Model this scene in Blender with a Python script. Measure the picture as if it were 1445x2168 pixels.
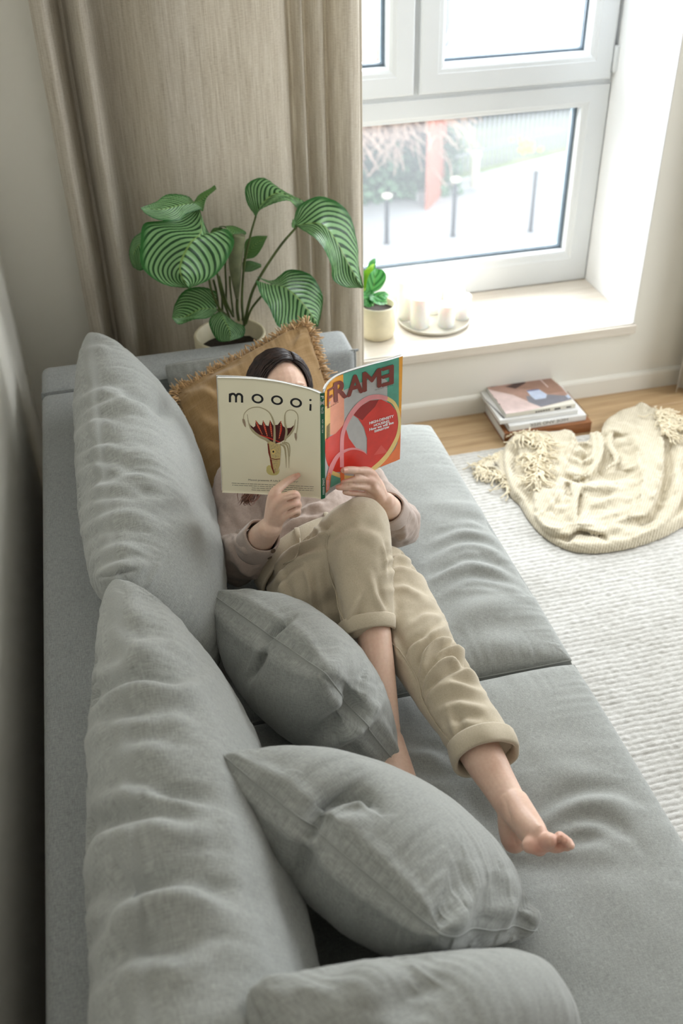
import bpy, bmesh, math, random
import numpy as np
from mathutils import Vector, Matrix
from mathutils.geometry import tessellate_polygon

random.seed(7); np.random.seed(7)
for o in list(bpy.data.objects): bpy.data.objects.remove(o)
SC = bpy.context.scene
COL = SC.collection

# ------------------------------------------------------------------ camera
W_PX, H_PX, F_PX = 1445.0, 2168.0, 2108.0
PP = np.array([722.5, 1084.0])
CAM = np.array([0.0, 0.0, 2.0])
def _dir(px):
    v = np.array([px[0]-PP[0], -(px[1]-PP[1]), -F_PX]); return v/np.linalg.norm(v)
_up = -_dir((790, 3900))
_vx = _dir((12250, -810)); _vx = _vx-_up*np.dot(_vx, _up); _vx /= np.linalg.norm(_vx)
_vy = np.cross(_up, _vx)
RW = np.array([_vx, _vy, _up])              # world = RW @ camera
cam_data = bpy.data.cameras.new('camera')
cam = bpy.data.objects.new('camera', cam_data); COL.objects.link(cam)
m4 = Matrix([list(RW[0])+[CAM[0]], list(RW[1])+[CAM[1]], list(RW[2])+[CAM[2]], [0, 0, 0, 1]])
cam.matrix_world = m4
cam_data.sensor_fit = 'VERTICAL'; cam_data.sensor_height = 36.0
cam_data.lens = 36.0*F_PX/H_PX
cam_data.clip_start = 0.05; cam_data.clip_end = 200
cam_data.dof.use_dof = True; cam_data.dof.focus_distance = 2.12; cam_data.dof.aperture_fstop = 3.2
SC.camera = cam

# ------------------------------------------------------------------ world, lights, exposure
SC.view_settings.view_transform = 'Standard'
SC.view_settings.look = 'None'
SC.view_settings.gamma = 1.0
SC.view_settings.use_curve_mapping = False
SC.view_settings.exposure = 0.24
world = bpy.data.worlds.new('overcast_sky'); SC.world = world; world.use_nodes = True
wn = world.node_tree.nodes; wl = world.node_tree.links
bg = wn['Background']; bg.inputs['Color'].default_value = (0.92, 0.96, 1.0, 1); bg.inputs['Strength'].default_value = 2.3

def area(name, loc, target, sx, sy, power, color, spread=180):
    d = bpy.data.lights.new(name, 'AREA'); d.shape = 'RECTANGLE'; d.size = sx; d.size_y = sy
    d.energy = power; d.color = color; d.spread = math.radians(spread)
    o = bpy.data.objects.new(name, d); COL.objects.link(o)
    o.location = loc
    o.rotation_euler = (Vector(target)-Vector(loc)).to_track_quat('-Z', 'Y').to_euler()
    return o
# daylight coming through the window in view and an inferred window further right, plus an added fill behind the camera
area('daylight_window', (1.45, 3.95, 1.75), (1.0, 2.2, 0.3), 1.5, 2.0, 165, (0.965, 0.98, 1.0))
area('daylight_side_window', (3.3, 2.35, 1.5), (0.5, 1.7, 0.4), 1.2, 1.9, 30, (0.95, 0.98, 1.0))
area('rear_fill', (1.6, -1.9, 1.9), (0.3, 1.5, 0.4), 1.8, 1.4, 5, (1.0, 0.93, 0.83))

# ------------------------------------------------------------------ pixel <-> world helpers
def ray(p): return RW @ _dir(p)
def Wz(x, y, z): r = ray((x, y)); t = (z-CAM[2])/r[2]; return CAM+t*r
def Wy(x, y, Y): r = ray((x, y)); t = (Y-CAM[1])/r[1]; return CAM+t*r
def Wx(x, y, X): r = ray((x, y)); t = (X-CAM[0])/r[0]; return CAM+t*r
def Wd(x, y, D): r = _dir((x, y)); return CAM + RW @ (r/(-r[2])*D)   # D = depth along the view axis
def proj(co):
    c = (np.asarray(co)-CAM) @ RW
    d = -c[..., 2]
    return PP[0]+c[..., 0]/d*F_PX, PP[1]-c[..., 1]/d*F_PX, d

# ------------------------------------------------------------------ maths helpers
_perm = np.random.RandomState(3).permutation(512)
_grad = np.random.RandomState(5).randn(512, 3); _grad /= np.linalg.norm(_grad, axis=1)[:, None]
def noise3(p, scale=1.0, seed=0):
    p = np.asarray(p, float)*scale + seed*17.31
    i = np.floor(p).astype(int); f = p-i; u = f*f*f*(f*(f*6-15)+10)
    r = np.zeros(len(p))
    for dx in (0, 1):
        for dy in (0, 1):
            for dz in (0, 1):
                h = _perm[(_perm[(_perm[(i[:, 0]+dx) & 511]+i[:, 1]+dy) & 511]+i[:, 2]+dz) & 511]
                g = _grad[h]
                dot = g[:, 0]*(f[:, 0]-dx)+g[:, 1]*(f[:, 1]-dy)+g[:, 2]*(f[:, 2]-dz)
                w = (u[:, 0] if dx else 1-u[:, 0])*(u[:, 1] if dy else 1-u[:, 1])*(u[:, 2] if dz else 1-u[:, 2])
                r += w*dot
    return r*1.6
def fbm(p, scale, octv=3, seed=0):
    r = 0; a = 1
    for k in range(octv):
        r = r+a*noise3(p, scale*2**k, seed+k); a *= 0.5
    return r
def spline(pts, n):
    """Catmull-Rom through rows of pts, n samples."""
    P = np.asarray(pts, float); k = len(P)
    if k == 2: return P[0]+(P[1]-P[0])*np.linspace(0, 1, n)[:, None]
    E = np.vstack([2*P[0]-P[1], P, 2*P[-1]-P[-2]])
    t = np.linspace(0, k-1, n); i = np.minimum(t.astype(int), k-2); f = (t-i)[:, None]
    a, b, c, d = E[i], E[i+1], E[i+2], E[i+3]
    return 0.5*((2*b)+(-a+c)*f+(2*a-5*b+4*c-d)*f**2+(-a+3*b-3*c+d)*f**3)
def smooth01(x, a, b):
    t = np.clip((x-a)/(b-a), 0, 1); return t*t*(3-2*t)

# ------------------------------------------------------------------ mesh helpers
def tag(o, label=None, cat=None, group=None, kind=None):
    if label: o['label'] = label
    if cat: o['category'] = cat
    if group: o['group'] = group
    if kind: o['kind'] = kind
    return o
def empty(name, loc, label=None, cat=None, group=None):
    o = bpy.data.objects.new(name, None); COL.objects.link(o); o.location = tuple(float(v) for v in loc)
    o.empty_display_size = 0.05
    bpy.context.view_layer.update()
    return tag(o, label, cat, group)
def mesh(name, verts, faces, mat=None, parent=None, smooth=True, uv=None, origin=None, kind=None, label=None):
    """Link verts (world coordinates) as one object whose origin lies at the middle of its base."""
    V = np.asarray(verts, float).reshape(-1, 3)
    if origin is None:
        mn, mx = V.min(0), V.max(0); origin = np.array([(mn[0]+mx[0])/2, (mn[1]+mx[1])/2, mn[2]])
    origin = np.asarray(origin, float)
    me = bpy.data.meshes.new(name); me.from_pydata((V-origin).tolist(), [], [list(map(int, f)) for f in faces])
    if smooth: me.polygons.foreach_set('use_smooth', [True]*len(me.polygons))
    if mat is not None: me.materials.append(mat)
    if uv is not None:
        L = me.uv_layers.new(name='uv'); li = np.empty(len(me.loops), int); me.loops.foreach_get('vertex_index', li)
        L.data.foreach_set('uv', np.asarray(uv, float)[li].ravel())
    me.update()
    o = bpy.data.objects.new(name, me); COL.objects.link(o)
    if parent is not None:
        o.parent = parent; o.location = tuple(origin-np.array(world_loc(parent)))
    else: o.location = tuple(origin)
    if kind: o['kind'] = kind
    if label: o['label'] = label
    return o
def world_loc(o):
    p = Vector((0, 0, 0)); q = o
    while q is not None: p = p+Vector(q.location); q = q.parent
    return (p.x, p.y, p.z)
def joinm(parts):
    V = []; F = []; n = 0
    for v, f in parts:
        v = np.asarray(v, float).reshape(-1, 3); V.append(v); F += [[i+n for i in q] for q in f]; n += len(v)
    return np.vstack(V), F
def gridf(nu, nv, closed=False, off=0, flip=False):
    F = []
    for i in range(nu-1):
        for j in range(nv if closed else nv-1):
            a = i*nv+j; b = i*nv+(j+1) % nv; c = (i+1)*nv+(j+1) % nv; d = (i+1)*nv+j
            F.append([off+x for x in ((a, d, c, b) if flip else (a, b, c, d))])
    return F
def boxv(lo, hi):
    (x0, y0, z0), (x1, y1, z1) = lo, hi
    V = [(x0,y0,z0),(x1,y0,z0),(x1,y1,z0),(x0,y1,z0),(x0,y0,z1),(x1,y0,z1),(x1,y1,z1),(x0,y1,z1)]
    F = [(3,2,1,0),(4,5,6,7),(0,1,5,4),(1,2,6,5),(2,3,7,6),(3,0,4,7)]
    return V, F
def bevel_box(lo, hi, r=0.01, seg=3, tf=None):
    bm = bmesh.new(); V, F = boxv(lo, hi); vs = [bm.verts.new(v) for v in V]
    for f in F: bm.faces.new([vs[i] for i in f])
    bmesh.ops.bevel(bm, geom=bm.edges[:]+bm.verts[:], offset=r, segments=seg, profile=0.5, affect='EDGES', clamp_overlap=True)
    V = np.array([v.co[:] for v in bm.verts]); F = [[v.index for v in f.verts] for f in bm.faces]; bm.free()
    if tf is not None: V = tf(V)
    return V, F
def frames(C, up=None):
    T = np.gradient(C, axis=0); T /= np.linalg.norm(T, axis=1)[:, None]+1e-12
    N = np.zeros_like(C)
    ref = np.array(up if up is not None else (0, 0, 1.0))
    if up is None and abs(T[0] @ ref) > 0.9: ref = np.array([1.0, 0, 0])
    if up is not None:
        for i in range(len(C)):
            v = ref-T[i]*(ref @ T[i]); N[i] = v/(np.linalg.norm(v)+1e-9)
    else:
        v = ref-T[0]*(ref @ T[0]); N[0] = v/np.linalg.norm(v)
        for i in range(1, len(C)):
            v = N[i-1]-T[i]*(N[i-1] @ T[i]); N[i] = v/(np.linalg.norm(v)+1e-9)
    return T, N, np.cross(T, N)
def tube(pts, rad, n=None, seg=10, up=None, cap=True, prof=2.0):
    """Loft along pts; rad rows = r or (r_along_up, r_side)."""
    P = np.asarray(pts, float); R = np.asarray(rad, float)
    if R.ndim == 0: R = np.full((len(P), 1), float(R))
    if R.ndim == 1: R = R[:, None]
    if R.shape[1] == 1: R = np.hstack([R, R])
    if n is None: n = max(2, (len(P)-1)*6)
    S = spline(np.hstack([P, R]), n) if n != len(P) else np.hstack([P, R])
    C = S[:, :3]; R = np.maximum(S[:, 3:5], 1e-4)
    if cap:   # hemispherical ends
        T = C[0]-C[1]; T /= np.linalg.norm(T); T2 = C[-1]-C[-2]; T2 /= np.linalg.norm(T2)
        a = np.linspace(math.pi/2, 0.25, 4)[:-1] if seg > 8 else np.array([1.2])
        h0 = np.array([C[0]+T*R[0].min()*math.sin(q) for q in a]); r0 = np.array([R[0]*math.cos(q) for q in a])
        h1 = np.array([C[-1]+T2*R[-1].min()*math.sin(q) for q in a[::-1]]); r1 = np.array([R[-1]*math.cos(q) for q in a[::-1]])
        C = np.vstack([h0, C, h1]); R = np.maximum(np.vstack([r0, R, r1]), 1e-4)
    T, N, B = frames(C, up)
    th = np.arange(seg)*2*math.pi/seg
    c, s = np.cos(th), np.sin(th)
    if prof != 2.0:
        c = np.sign(c)*np.abs(c)**(2/prof); s = np.sign(s)*np.abs(s)**(2/prof)
    V = C[:, None]+N[:, None]*(R[:, 0, None, None]*c[None, :, None])+B[:, None]*(R[:, 1, None, None]*s[None, :, None])
    m = len(C); F = gridf(m, seg, True)
    F.append(list(range(seg))[::-1]); F.append([(m-1)*seg+i for i in range(seg)])
    return V.reshape(-1, 3), F
def lathe(profile, center, seg=48, axis=None):
    P = np.asarray(profile, float); th = np.arange(seg)*2*math.pi/seg
    V = np.stack([P[:, 0, None]*np.cos(th), P[:, 0, None]*np.sin(th), P[:, 1, None]+0*th], -1).reshape(-1, 3)+np.asarray(center)
    F = gridf(len(P), seg, True, flip=False)
    if P[0, 0] > 1e-6: F.append(list(range(seg))[::-1])
    if P[-1, 0] > 1e-6: F.append([(len(P)-1)*seg+i for i in range(seg)])
    return V, F
def vnormals(V, F):
    F4 = np.array([f if len(f) == 4 else (list(f)+[f[-1]])[:4] for f in F if len(f) <= 4])
    a, b, c, d = V[F4[:, 0]], V[F4[:, 1]], V[F4[:, 2]], V[F4[:, 3]]
    n = np.cross(c-a, d-b); n2 = np.cross(b-a, c-a); m = np.linalg.norm(n, axis=1) < 1e-14; n[m] = n2[m]
    N = np.zeros_like(V)
    for k in range(4):
        for ax in range(3): N[:, ax] += np.bincount(F4[:, k], n[:, ax], len(V))
    return N/(np.linalg.norm(N, axis=1)[:, None]+1e-12)
def laplace(V, F, it=2, lam=0.5, keep=None):
    F4 = np.array([f if len(f) == 4 else (list(f)+[f[-1]])[:4] for f in F if len(f) <= 4])
    E = np.vstack([F4[:, [0, 1]], F4[:, [1, 2]], F4[:, [2, 3]], F4[:, [3, 0]]]); E = E[E[:, 0] != E[:, 1]]
    A = np.concatenate([E[:, 0], E[:, 1]]); B = np.concatenate([E[:, 1], E[:, 0]])
    deg = np.bincount(A, minlength=len(V)).astype(float)+1e-9
    for k in range(it):
        S = np.stack([np.bincount(A, V[B, ax], len(V)) for ax in range(3)], 1)/deg[:, None]
        D = lam*(S-V)
        if keep is not None: D *= keep[:, None]
        V = V+D
    return V
def remesh(V, F, voxel, smooth_it=4, lam=0.5):
    me = bpy.data.meshes.new('tmp'); me.from_pydata(np.asarray(V).tolist(), [], [list(map(int, f)) for f in F]); me.update()
    ob = bpy.data.objects.new('tmp', me); COL.objects.link(ob)
    md = ob.modifiers.new('r', 'REMESH'); md.mode = 'VOXEL'; md.voxel_size = voxel; md.adaptivity = 0
    dg = bpy.context.evaluated_depsgraph_get(); dg.update()
    me2 = bpy.data.meshes.new_from_object(ob.evaluated_get(dg))
    v = np.empty(len(me2.vertices)*3); me2.vertices.foreach_get('co', v); v = v.reshape(-1, 3)
    nl = np.empty(len(me2.polygons), int); me2.polygons.foreach_get('loop_total', nl)
    li = np.empty(len(me2.loops), int); me2.loops.foreach_get('vertex_index', li)
    assert (nl == 4).all(), 'quads expected'
    f = li.reshape(-1, 4).tolist()
    bpy.data.objects.remove(ob); bpy.data.meshes.remove(me); bpy.data.meshes.remove(me2)
    if smooth_it: v = laplace(v, f, smooth_it, lam)
    return v, f
def sculpt(V, F, strokes, scale=1.0, facing=0.0):
    """Press or raise folds: each stroke = (points seen from the camera, width m, height m, kind).
    kinds: v valley, r ridge, s step fold (ridge one side, valley the other)."""
    N = vnormals(V, F)
    x, y, d = proj(V)
    tocam = CAM-V; tocam /= np.linalg.norm(tocam, axis=1)[:, None]
    ok = (N*tocam).sum(1) > facing
    disp = np.zeros(len(V))
    for st in strokes:
        pts, w, a, kind = st[:4]
        P = spline(np.array(pts, float), max(2, (len(pts)-1)*5)) if len(pts) > 2 else np.array(pts, float)
        L = np.concatenate([[0], np.cumsum(np.linalg.norm(np.diff(P, axis=0), axis=1))]); tot = L[-1]+1e-9
        wp = w*F_PX/2.0*1.6
        m = ok & (x > P[:, 0].min()-3*wp) & (x < P[:, 0].max()+3*wp) & (y > P[:, 1].min()-3*wp) & (y < P[:, 1].max()+3*wp)
        idx = np.nonzero(m)[0]
        if len(idx) == 0: continue
        X = np.stack([x[idx], y[idx]], 1); best = np.full(len(idx), 1e9); sg = np.zeros(len(idx)); tt = np.zeros(len(idx))
        for k in range(len(P)-1):
            e = P[k+1]-P[k]; l2 = e @ e+1e-9; q = X-P[k]; t = np.clip((q @ e)/l2, 0, 1)
            r = q-t[:, None]*e; dist = np.sqrt((r**2).sum(1)); cr = e[0]*q[:, 1]-e[1]*q[:, 0]
            b = dist < best; best[b] = dist[b]; sg[b] = np.sign(cr[b]); tt[b] = (L[k]+t[b]*math.sqrt(l2))/tot
        dm = best*d[idx]/F_PX/w
        taper = np.sin(np.pi*np.clip(tt*0.94+0.03, 0, 1))**0.7
        if kind == 'v': h = -np.exp(-np.abs(dm)**1.5)
        elif kind == 'c': h = -np.exp(-np.abs(dm)*1.6)
        elif kind == 'r': h = np.exp(-dm**2)
        elif kind == 's': h = sg*dm*np.exp(-dm**2)*2.0
        disp[idx] += a*scale*taper*h
    return V+N*disp[:, None]

# ------------------------------------------------------------------ materials
def lin(c):
    c = [x/255.0 for x in c]; return tuple((x/12.92 if x <= 0.04045 else ((x+0.055)/1.055)**2.4) for x in c)+(1.0,)
class NT:
    def __init__(s, name):
        s.m = bpy.data.materials.new(name); s.m.use_nodes = True; s.n = s.m.node_tree.nodes; s.l = s.m.node_tree.links
        s.b = s.n['Principled BSDF']; s.out = s.n['Material Output']
    def node(s, t, **kw):
        n = s.n.new(t)
        for k, v in kw.items(): setattr(n, k, v)
        return n
    def coord(s, kind='Object', scale=(1, 1, 1), rot=(0, 0, 0)):
        tc = s.node('ShaderNodeTexCoord'); mp = s.node('ShaderNodeMapping')
        mp.inputs['Scale'].default_value = scale; mp.inputs['Rotation'].default_value = rot
        s.l.new(tc.outputs[kind], mp.inputs['Vector']); return mp.outputs[0]
    def noise(s, vec, scale, detail=2, rough=0.5):
        n = s.node('ShaderNodeTexNoise'); n.inputs['Scale'].default_value = scale; n.inputs['Detail'].default_value = detail
        n.inputs['Roughness'].default_value = rough; s.l.new(vec, n.inputs['Vector']); return n.outputs['Fac']
    def ramp(s, fac, stops):
        r = s.node('ShaderNodeValToRGB'); e = r.color_ramp.elements
        while len(e) < len(stops): e.new(0.5)
        for i, (p, c) in enumerate(stops): e[i].position = p; e[i].color = c
        s.l.new(fac, r.inputs[0]); return r.outputs[0]
    def math(s, op, a, b=None):
        n = s.node('ShaderNodeMath', operation=op)
        for i, v in enumerate((a, b)):
            if v is None: continue
            if isinstance(v, (int, float)): n.inputs[i].default_value = v
            else: s.l.new(v, n.inputs[i])
        return n.outputs[0]
    def mix(s, fac, a, b):
        n = s.node('ShaderNodeMix', data_type='RGBA')
        for i, v in ((0, fac), (6, a), (7, b)):
            if isinstance(v, (int, float, tuple)): n.inputs[i].default_value = v
            else: s.l.new(v, n.inputs[i])
        return n.outputs[2]
    def bump(s, h, strength=0.3, dist=0.001):
        b = s.node('ShaderNodeBump'); b.inputs['Strength'].default_value = strength; b.inputs['Distance'].default_value = dist
        s.l.new(h, b.inputs['Height']); s.l.new(b.outputs[0], s.b.inputs['Normal'])
    def set(s, color=None, rough=None, **kw):
        if color is not None:
            if isinstance(color, tuple): s.b.inputs['Base Color'].default_value = color
            else: s.l.new(color, s.b.inputs['Base Color'])
        if rough is not None: s.b.inputs['Roughness'].default_value = rough
        for k, v in kw.items(): s.b.inputs[k.replace('_', ' ')].default_value = v
        return s.m
def plain(name, c, rough=0.6, var=0.04, sc=30, bump=0.0, bsc=200, bd=0.0005, **kw):
    t = NT(name); v = t.coord('Object'); f = t.noise(v, sc, 3)
    a = lin([x*(1-var) for x in c]); b = lin([min(255, x*(1+var)) for x in c])
    col = t.ramp(f, [(0.3, a), (0.7, b)])
    if bump: t.bump(t.noise(v, bsc, 3), bump, bd)
    return t.set(col, rough, **kw)
def woven(name, c1, c2, sc=1.0, coord='UV', bump=0.28, rough=0.92, sheen=0.25, mott=0.12, threads=(420, 26)):
    """Linen-like weave: long thin slubs in both thread directions over a mottled ground."""
    t = NT(name); hi, lo = threads
    def thr(scale): return t.noise(t.coord(coord, scale), 1.0, 3, 0.6)
    if coord == 'UV': a = thr((hi*sc, lo*sc, 1)); b = thr((lo*sc, hi*sc, 1))
    else: a = thr((hi*sc, lo*sc, lo*sc*3)); b = thr((lo*sc, hi*sc, hi*sc*0.6))
    s = t.math('ADD', a, b); s = t.math('MULTIPLY', s, 0.5)
    fine = t.noise(t.coord('Object'), 900*sc, 2)
    s2 = t.math('ADD', t.math('MULTIPLY', s, 0.75), t.math('MULTIPLY', fine, 0.25))
    big = t.noise(t.coord('Object'), 9, 4, 0.6)
    s3 = t.math('ADD', s2, t.math('MULTIPLY', t.math('SUBTRACT', big, 0.5), mott))
    col = t.ramp(s3, [(0.30, lin(c1)), (0.70, lin(c2))])
    t.bump(s2, bump, 0.0012)
    return t.set(col, rough, Sheen_Weight=sheen, Sheen_Roughness=0.5, Specular_IOR_Level=0.2)

# ------------------------------------------------------------------ materials used all over
M = {}
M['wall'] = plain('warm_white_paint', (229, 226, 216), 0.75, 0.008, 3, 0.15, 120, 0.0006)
M['wall_dim'] = plain('darkened_unseen_wall', (140, 134, 124), 0.8, 0.012, 3)  # unseen walls, coloured darker to cut the light bounced into the room
M['ceiling'] = plain('ceiling_paint', (235, 233, 228), 0.8, 0.01, 3)
M['upvc'] = plain('white_window_frame', (224, 228, 231), 0.35, 0.006, 5, Specular_IOR_Level=0.5)
M['gasket'] = plain('grey_rubber_gasket', (98, 112, 124), 0.45, 0.05, 40)
M['spacer'] = plain('metal_spacer', (150, 165, 172), 0.3, 0.03, 40, Metallic=0.4)
def wood(name, a, b, scale=(3, 40, 40), rough=0.5, rot=(0, 0, 0), bumpv=0.08):
    t = NT(name); v = t.coord('Object', scale, rot)
    n = t.noise(v, 1.0, 5, 0.6); n2 = t.noise(t.coord('Object', tuple(s*4 for s in scale), rot), 1.0, 3, 0.6)
    f = t.math('ADD', t.math('MULTIPLY', n, 0.7), t.math('MULTIPLY', n2, 0.3))
    t.bump(f, bumpv, 0.001)
    return t.set(t.ramp(f, [(0.3, lin(a)), (0.7, lin(b))]), rough)
M['sill'] = wood('pale_oak_sill', (202, 192, 177), (224, 217, 206), (2, 45, 45), 0.42)
M['oak'] = wood('oak_floor_plank', (158, 128, 92), (196, 168, 130), (1.6, 30, 30), 0.38)
def glassmat():
    t = NT('window_glass'); n, l = t.n, t.l
    tr = t.node('ShaderNodeBsdfTransparent'); tr.inputs[0].default_value = (0.97, 0.99, 1, 1)
    tl = t.node('ShaderNodeBsdfTranslucent'); tl.inputs[0].default_value = (0.9, 0.93, 0.95, 1)
    gl = t.node('ShaderNodeBsdfGlossy'); gl.inputs['Roughness'].default_value = 0.03
    lw = t.node('ShaderNodeLayerWeight'); lw.inputs[0].default_value = 0.12
    m1 = t.node('ShaderNodeMixShader'); m1.inputs[0].default_value = 0.045  # translucent share puts a veil of glare over the street view
    l.new(tr.outputs[0], m1.inputs[1]); l.new(tl.outputs[0], m1.inputs[2])
    m2 = t.node('ShaderNodeMixShader'); l.new(lw.outputs['Fresnel'], m2.inputs[0]); l.new(m1.outputs[0], m2.inputs[1]); l.new(gl.outputs[0], m2.inputs[2])
    l.new(m2.outputs[0], t.out.inputs['Surface']); t.m.use_backface_culling = False
    return t.m
M['glass'] = glassmat()

# ------------------------------------------------------------------ room shell
XL, XR, YB, YF, ZC = -0.343, 3.8, 3.096, -2.2, 2.62
OX0, OX1, OZ0, OZ1 = 0.39, 1.865, 0.255, 2.34      # window opening in the back wall
YW = 3.526                                          # inner face of the window frame
def struct(name, parts, mat, smooth=False, parent=None, kind='structure'):
    V, F = joinm(parts); o = mesh(name, V, F, mat, parent, smooth)
    if kind: o['kind'] = kind
    return o
fl = struct('floor', [boxv((XL-0.2, YF-0.2, -0.12), (XR+0.2, YB+0.0, -0.008))], M['oak'])
wb = struct('wall_back', [boxv((XL-0.2, YB, -0.12), (OX0, 3.62, ZC)), boxv((OX1, YB, -0.12), (XR+0.2, 3.62, ZC)),
      boxv((OX0, YB, -0.12), (OX1, 3.62, OZ0)), boxv((OX0, YB, OZ1), (OX1, 3.62, ZC))], M['wall'])
struct('wall_left', [boxv((XL-0.2, YF, -0.12), (XL, YB, ZC))], M['wall'])
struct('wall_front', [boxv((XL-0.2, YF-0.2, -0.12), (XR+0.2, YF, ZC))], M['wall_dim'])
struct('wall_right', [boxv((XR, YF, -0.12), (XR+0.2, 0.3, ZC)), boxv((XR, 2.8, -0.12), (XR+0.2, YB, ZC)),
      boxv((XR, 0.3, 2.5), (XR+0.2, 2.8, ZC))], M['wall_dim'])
struct('ceiling', [boxv((XL-0.2, YF-0.2, ZC), (XR+0.2, 3.62, ZC+0.12))], M['ceiling'])
# skirting: body and a thin rounded top bead
def baseb(name, x0, x1, y, d, h):
    P = [(0, 0), (-0.014, 0), (-0.014, h-0.014), (-0.011, h-0.006), (-0.006, h-0.002), (0, h)]
    V = []; F = []
    for x in (x0, x1):
        for a, b in P: V.append((x, y+a, b-0.008*0))
    n = len(P)
    for i in range(n-1): F.append((i, i+1, n+i+1, n+i))
    F.append(tuple(range(n))[::-1]); F.append(tuple(range(n, 2*n)))
    return struct(name, [(V, F)], M['upvc'] if False else M['wall'])
baseb('baseboard_back', XL, XR, YB, 1, 0.078)
V, F = bevel_box((XL, YF, 0), (XL+0.014, YB-0.014, 0.078), 0.003, 2); struct('baseboard_left', [(V, F)], M['wall'])
# planks of the oak floor where the photograph shows them
rng = random.Random(4)
pl_meshes = []
row = 0; y = 1.62
while y < YB-0.02:
    x = 0.70-rng.random()*0.5; y1 = min(y+0.148, YB-0.002)
    while x < 2.75:
        ln = 0.9+rng.random()*0.6
        V, F = bevel_box((x+0.0008, y+0.0008, -0.008), (x+ln-0.0008, y1-0.0008, 0.0), 0.0012, 1)
        mesh('plank', V, F, M['oak'], fl, smooth=False); x += ln
    y += 0.148; row += 1
V, F = boxv((XL, YF, -0.008), (0.15, YB, 0.0)); mesh('floor_field', V, F, M['oak'], fl, smooth=False)

M['reveal'] = plain('white_reveal_plaster', (238, 240, 242), 0.7, 0.006, 4)
struct('trim_2', [boxv((OX1-0.004, YB+0.001, 0.2905), (OX1+0.0, YW, OZ1-.001)), boxv((OX0, YB+0.001, OZ1-0.004), (OX1-.004, YW, OZ1))], M['reveal'])
# window sill board (deep, pale oak) running under the curtain
V, F = bevel_box((OX0-0.02, YB-0.018, 0.255), (OX1+0.004, YB+0.0, 0.29), 0.003, 2)
V2, F2 = bevel_box((OX0, YB-0.01, 0.2555), (OX1, YW+0.02, 0.29), 0.0015, 1)
struct('trim_1', [(V, F), (V2, F2)], M['sill'], smooth=False)

# ------------------------------------------------------------------ window
win = bpy.data.objects.new('window_1', None); COL.objects.link(win); win.location = (1.12, YW, 0.29); win['kind'] = 'structure'
win['label'] = 'white plastic framed window with two casements above a wide fixed pane'
def ring(x0, x1, z0, z1, prof):
    """prof rows: (inset, y) ; mitred rectangular frame."""
    V = []
    for ins, y in prof: V += [(x0+ins, y, z0+ins), (x1-ins, y, z0+ins), (x1-ins, y, z1-ins), (x0+ins, y, z1-ins)]
    return np.array(V), gridf(len(prof), 4, True, flip=True)
def sash(x0, x1, z0, z1, w, yf, yg):
    return ring(x0, x1, z0, z1, [(0, yg+0.04), (0, yf+0.005), (0.002, yf+0.0015), (0.006, yf), (w-0.026, yf), (w-0.024, yf+0.0015), (w-0.012, yf+0.003), (w-0.004, yf+0.008), (w, yf+0.012), (w, yg)])
def glasspane(x0, x1, z0, z1, y, parent):
    V, F = boxv((x0, y, z0), (x1, y+0.004, z1)); g = mesh('pane', V, F, M['glass'], parent, smooth=False)
    V, F = ring(x0, x1, z0, z1, [(0, y-0.001), (-0.001, y-0.006), (0.009, y-0.006), (0.009, y-0.001)]); mesh('gasket', V, F, M['gasket'], parent, smooth=False)
    V, F = ring(x0, x1, z0, z1, [(0, y+0.006), (0.0, y+0.022), (0.012, y+0.022), (0.012, y+0.006), (0, y+0.006)]); mesh('spacer', V, F, M['spacer'], parent, smooth=False)
    return g
yg = YW+0.045
# outer frame: surround + transom + lower fixed light
Vf, Ff = joinm([ring(OX0, OX1, 0.29, OZ1, [(0, YW+0.07), (0, YW), (0.03, YW), (0.03, YW+0.07)]),
                boxv((OX0+0.02, YW-0.0004, 1.045), (OX1-0.02, YW+0.0695, 1.0765)), boxv((1.098, YW-0.0007, 1.056), (1.123, YW+0.069, OZ1-0.02))])
mesh('frame', Vf, Ff, M['upvc'], win, smooth=False)
V, F = sash(OX0+0.005, 1.856, 0.292, 1.052, 0.0, YW-0.002, yg) if False else ring(OX0+0.004, 1.858, 0.293, 1.055, [(0, YW+0.05), (0, YW-0.004), (0.003, YW-0.008), (0.075, YW-0.008), (0.082, YW-0.004), (0.094, YW-0.001), (0.1, YW+0.004), (0.1, yg)])
# the photograph's pane: x to 1.757, z 0.42 - 0.975
V = V.copy(); V[:, 2] = np.where(V[:, 2] < 0.6, 0.293+(V[:, 2]-0.293)*1.27, 1.055-(1.055-V[:, 2])*0.80)
fx = mesh('fixed_light_frame', V, F, M['upvc'], win, smooth=False)
glasspane(OX0+0.104, 1.758, 0.420, 0.975, yg, fx)
for (x0, x1) in ((0.405, 1.100), (1.121, 1.846)):
    V, F = sash(x0, x1, 1.073, OZ1-0.012, 0.09, YW-0.022, yg)
    s = mesh('casement_sash', V, F, M['upvc'], win, smooth=False)
    glasspane(x0+0.09, x1-0.09, 1.163, OZ1-0.102, yg, s)
V, F = joinm([bevel_box((1.846, YW-0.034, 1.10), (1.863, YW-0.018, 1.185), 0.003, 2), bevel_box((1.85, YW-0.026, 1.092), (1.863, YW-0.0, 1.10), 0.002, 2)])
mesh('hinge', V, F, M['upvc'], win)

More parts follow.
